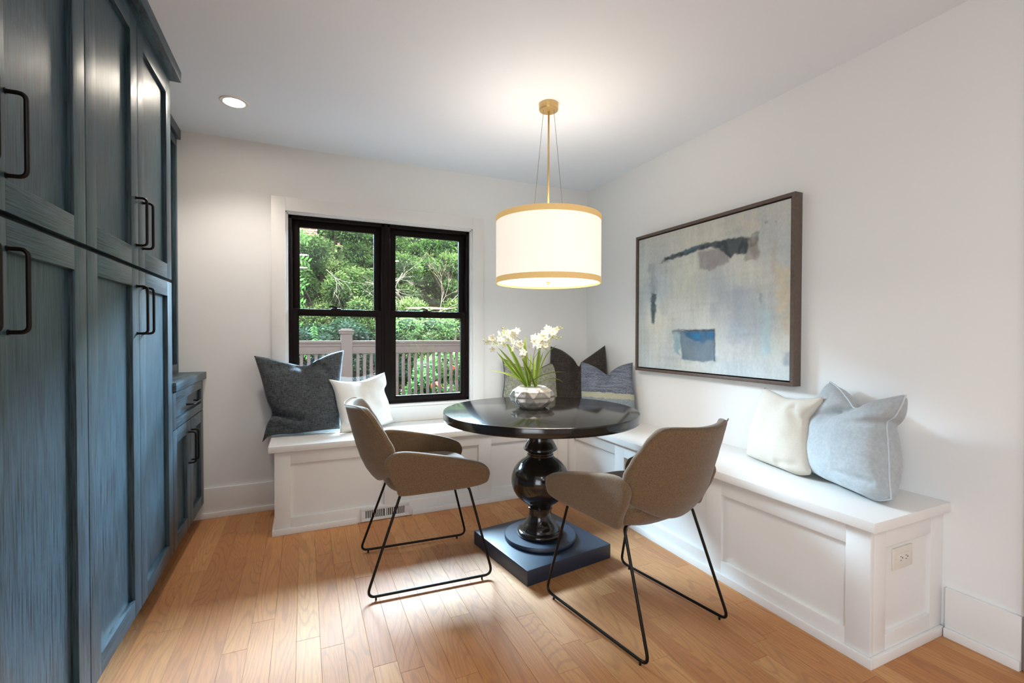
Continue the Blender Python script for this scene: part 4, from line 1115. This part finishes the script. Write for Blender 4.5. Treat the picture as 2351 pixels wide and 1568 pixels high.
tree('evergreen_tree', 'dense bright green evergreen filling the left half of the window view', 'tree', -1.9, 7.2, -1.2,
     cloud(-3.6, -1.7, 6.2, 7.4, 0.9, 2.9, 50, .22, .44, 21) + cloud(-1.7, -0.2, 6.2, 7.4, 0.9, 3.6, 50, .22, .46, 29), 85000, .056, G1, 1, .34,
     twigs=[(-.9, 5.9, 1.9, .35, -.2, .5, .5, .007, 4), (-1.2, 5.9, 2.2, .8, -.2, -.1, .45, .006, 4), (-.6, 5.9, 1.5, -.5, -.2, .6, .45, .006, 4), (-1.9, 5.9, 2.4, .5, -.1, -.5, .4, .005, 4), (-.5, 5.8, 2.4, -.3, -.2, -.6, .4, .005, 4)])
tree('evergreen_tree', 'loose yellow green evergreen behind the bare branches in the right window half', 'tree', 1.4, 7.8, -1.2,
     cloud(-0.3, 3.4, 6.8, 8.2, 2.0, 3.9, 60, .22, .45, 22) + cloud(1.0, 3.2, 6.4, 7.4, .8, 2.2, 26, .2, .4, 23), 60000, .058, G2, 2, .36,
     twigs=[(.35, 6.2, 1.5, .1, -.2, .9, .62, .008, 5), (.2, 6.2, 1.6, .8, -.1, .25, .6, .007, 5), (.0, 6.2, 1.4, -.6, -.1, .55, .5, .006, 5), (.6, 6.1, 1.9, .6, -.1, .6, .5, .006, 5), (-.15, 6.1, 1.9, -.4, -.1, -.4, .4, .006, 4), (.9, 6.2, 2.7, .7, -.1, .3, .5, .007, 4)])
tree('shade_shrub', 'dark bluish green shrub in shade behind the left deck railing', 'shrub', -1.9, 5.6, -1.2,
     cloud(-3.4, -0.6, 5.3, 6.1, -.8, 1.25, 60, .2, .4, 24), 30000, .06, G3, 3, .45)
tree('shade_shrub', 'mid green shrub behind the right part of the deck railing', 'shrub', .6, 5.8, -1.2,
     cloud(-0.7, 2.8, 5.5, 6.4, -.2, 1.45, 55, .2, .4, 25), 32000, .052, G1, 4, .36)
vine = tree('trumpet_vine', 'bright green vine with orange flowers behind the right balusters', 'vine', .35, 4.4, -1.2,
     cloud(-0.55, 1.3, 4.2, 4.6, -.6, .85, 44, .14, .26, 26), 13000, .06, G2, 5, .55)
fm_ = simple('orange_petal', lin(232, 104, 62), 0.6); ro = random.Random(5); f0 = None
for (fx, fz) in ((-.35, .33), (-.22, .30), (-.27, .36), (.16, .88), (.20, .80), (.18, .55), (.22, .22), (.62, .70), (.66, .20), (-.42, .12), (.0, .62), (.45, .40)):
    if f0 is None:
        m = MB(); m.lathe([(.004, -.07), (.010, -.03), (.020, -.004), (.040, .006), (.036, .010), (.008, -.01)], 9); f0 = m.build('orange_flower', fm_, vine, smooth=True); o = f0
    else: o = f0.copy(); COL.objects.link(o)
    o.location = (fx - .35, 4.06 - 4.4, fz + 1.2); o.rotation_euler = (ro.uniform(1.0, 1.9), ro.uniform(-.5, .5), ro.uniform(-.6, .6))
tree('background_hedge', 'tall dense hedge closing the view in front of the brick building', 'hedge', 1.0, 9.6, -1.2,
     cloud(-1.9, 5.5, 9.2, 10.2, -.2, 4.2, 150, .38, .6, 27) + cloud(-4.5, -1.9, 9.2, 10.2, -.2, 3.15, 60, .38, .6, 28) + cloud(-.6, 3.2, 9.0, 9.6, .8, 3.2, 40, .4, .6, 34), 50000, .095, G1, 6, .45)
# compound-leaf saplings at the left edge of the window
def sapling(label, x, y, z0, top, fr, seed, size=.16):
    t = empty('leafy_sapling', (x, y, z0), 0, label, 'sapling', None); rnd = random.Random(seed)
    m = MB(); m.tube([(0, 0, 0), (.03, .02, (top - z0) * .5), (0, 0, top - z0)], [.02, .014, .006], 6); m.build('stem', MAT['bark'], t, smooth=True)
    for (bx, bz, ax, az) in fr:
        st = Vector((bx - x, -.05, bz - z0)); en = st + Vector((ax, -.12, az)); lm = MB(); cols = []
        lm.tube([st, (st + en) / 2 + Vector((0, 0, .03)), en], .004, 4); cols += [(.2, .2, .2, 1)] * len(lm.v)
        d = (en - st).normalized(); nn_ = 9
        for k in range(nn_):
            p = st.lerp(en, (k + 1) / nn_) + Vector((0, 0, .03 * math.sin(PI * (k + 1) / nn_)))
            for s in (-1, 1):
                sd = Vector((-d.z, -.25, d.x)) * s; a_ = (sd + d * .45 + Vector((0, 0, -.2))).normalized(); w_ = a_.cross(Vector((0, 1, .3))).normalized()
                L = size * rnd.uniform(.8, 1.1) * (1 - .3 * k / nn_); kk = len(lm.v)
                lm.add([p, p + a_ * L * .45 + w_ * L * .17, p + a_ * L, p + a_ * L * .45 - w_ * L * .17], [(0, 1, 2, 3)])
                c = rnd.uniform(.1, .6); cols += [(c, c, c, 1)] * 4
        lm.build('frond', G2, t, colors=cols)
sapling('tall sapling with compound leaves at the left edge of the upper left pane', -2.80, 5.75, -1.2, 3.05,
        [(-2.75, 2.85, .48, .12), (-2.75, 2.57, .53, -.1), (-2.75, 2.3, .48, -.25), (-2.75, 2.03, .42, -.05), (-2.65, 3.05, .42, -.2), (-2.75, 1.7, .45, .02), (-2.75, 1.42, .37, -.1)], 31)
sapling('small sapling with hanging compound leaves behind the left deck railing', -2.4, 4.3, -1.2, 1.35,
        [(-2.16, 1.33, .03, -.36), (-2.43, 1.25, .05, -.40), (-2.45, 1.0, .22, -.18), (-2.5, 1.15, .14, -.3)], 33, .075)
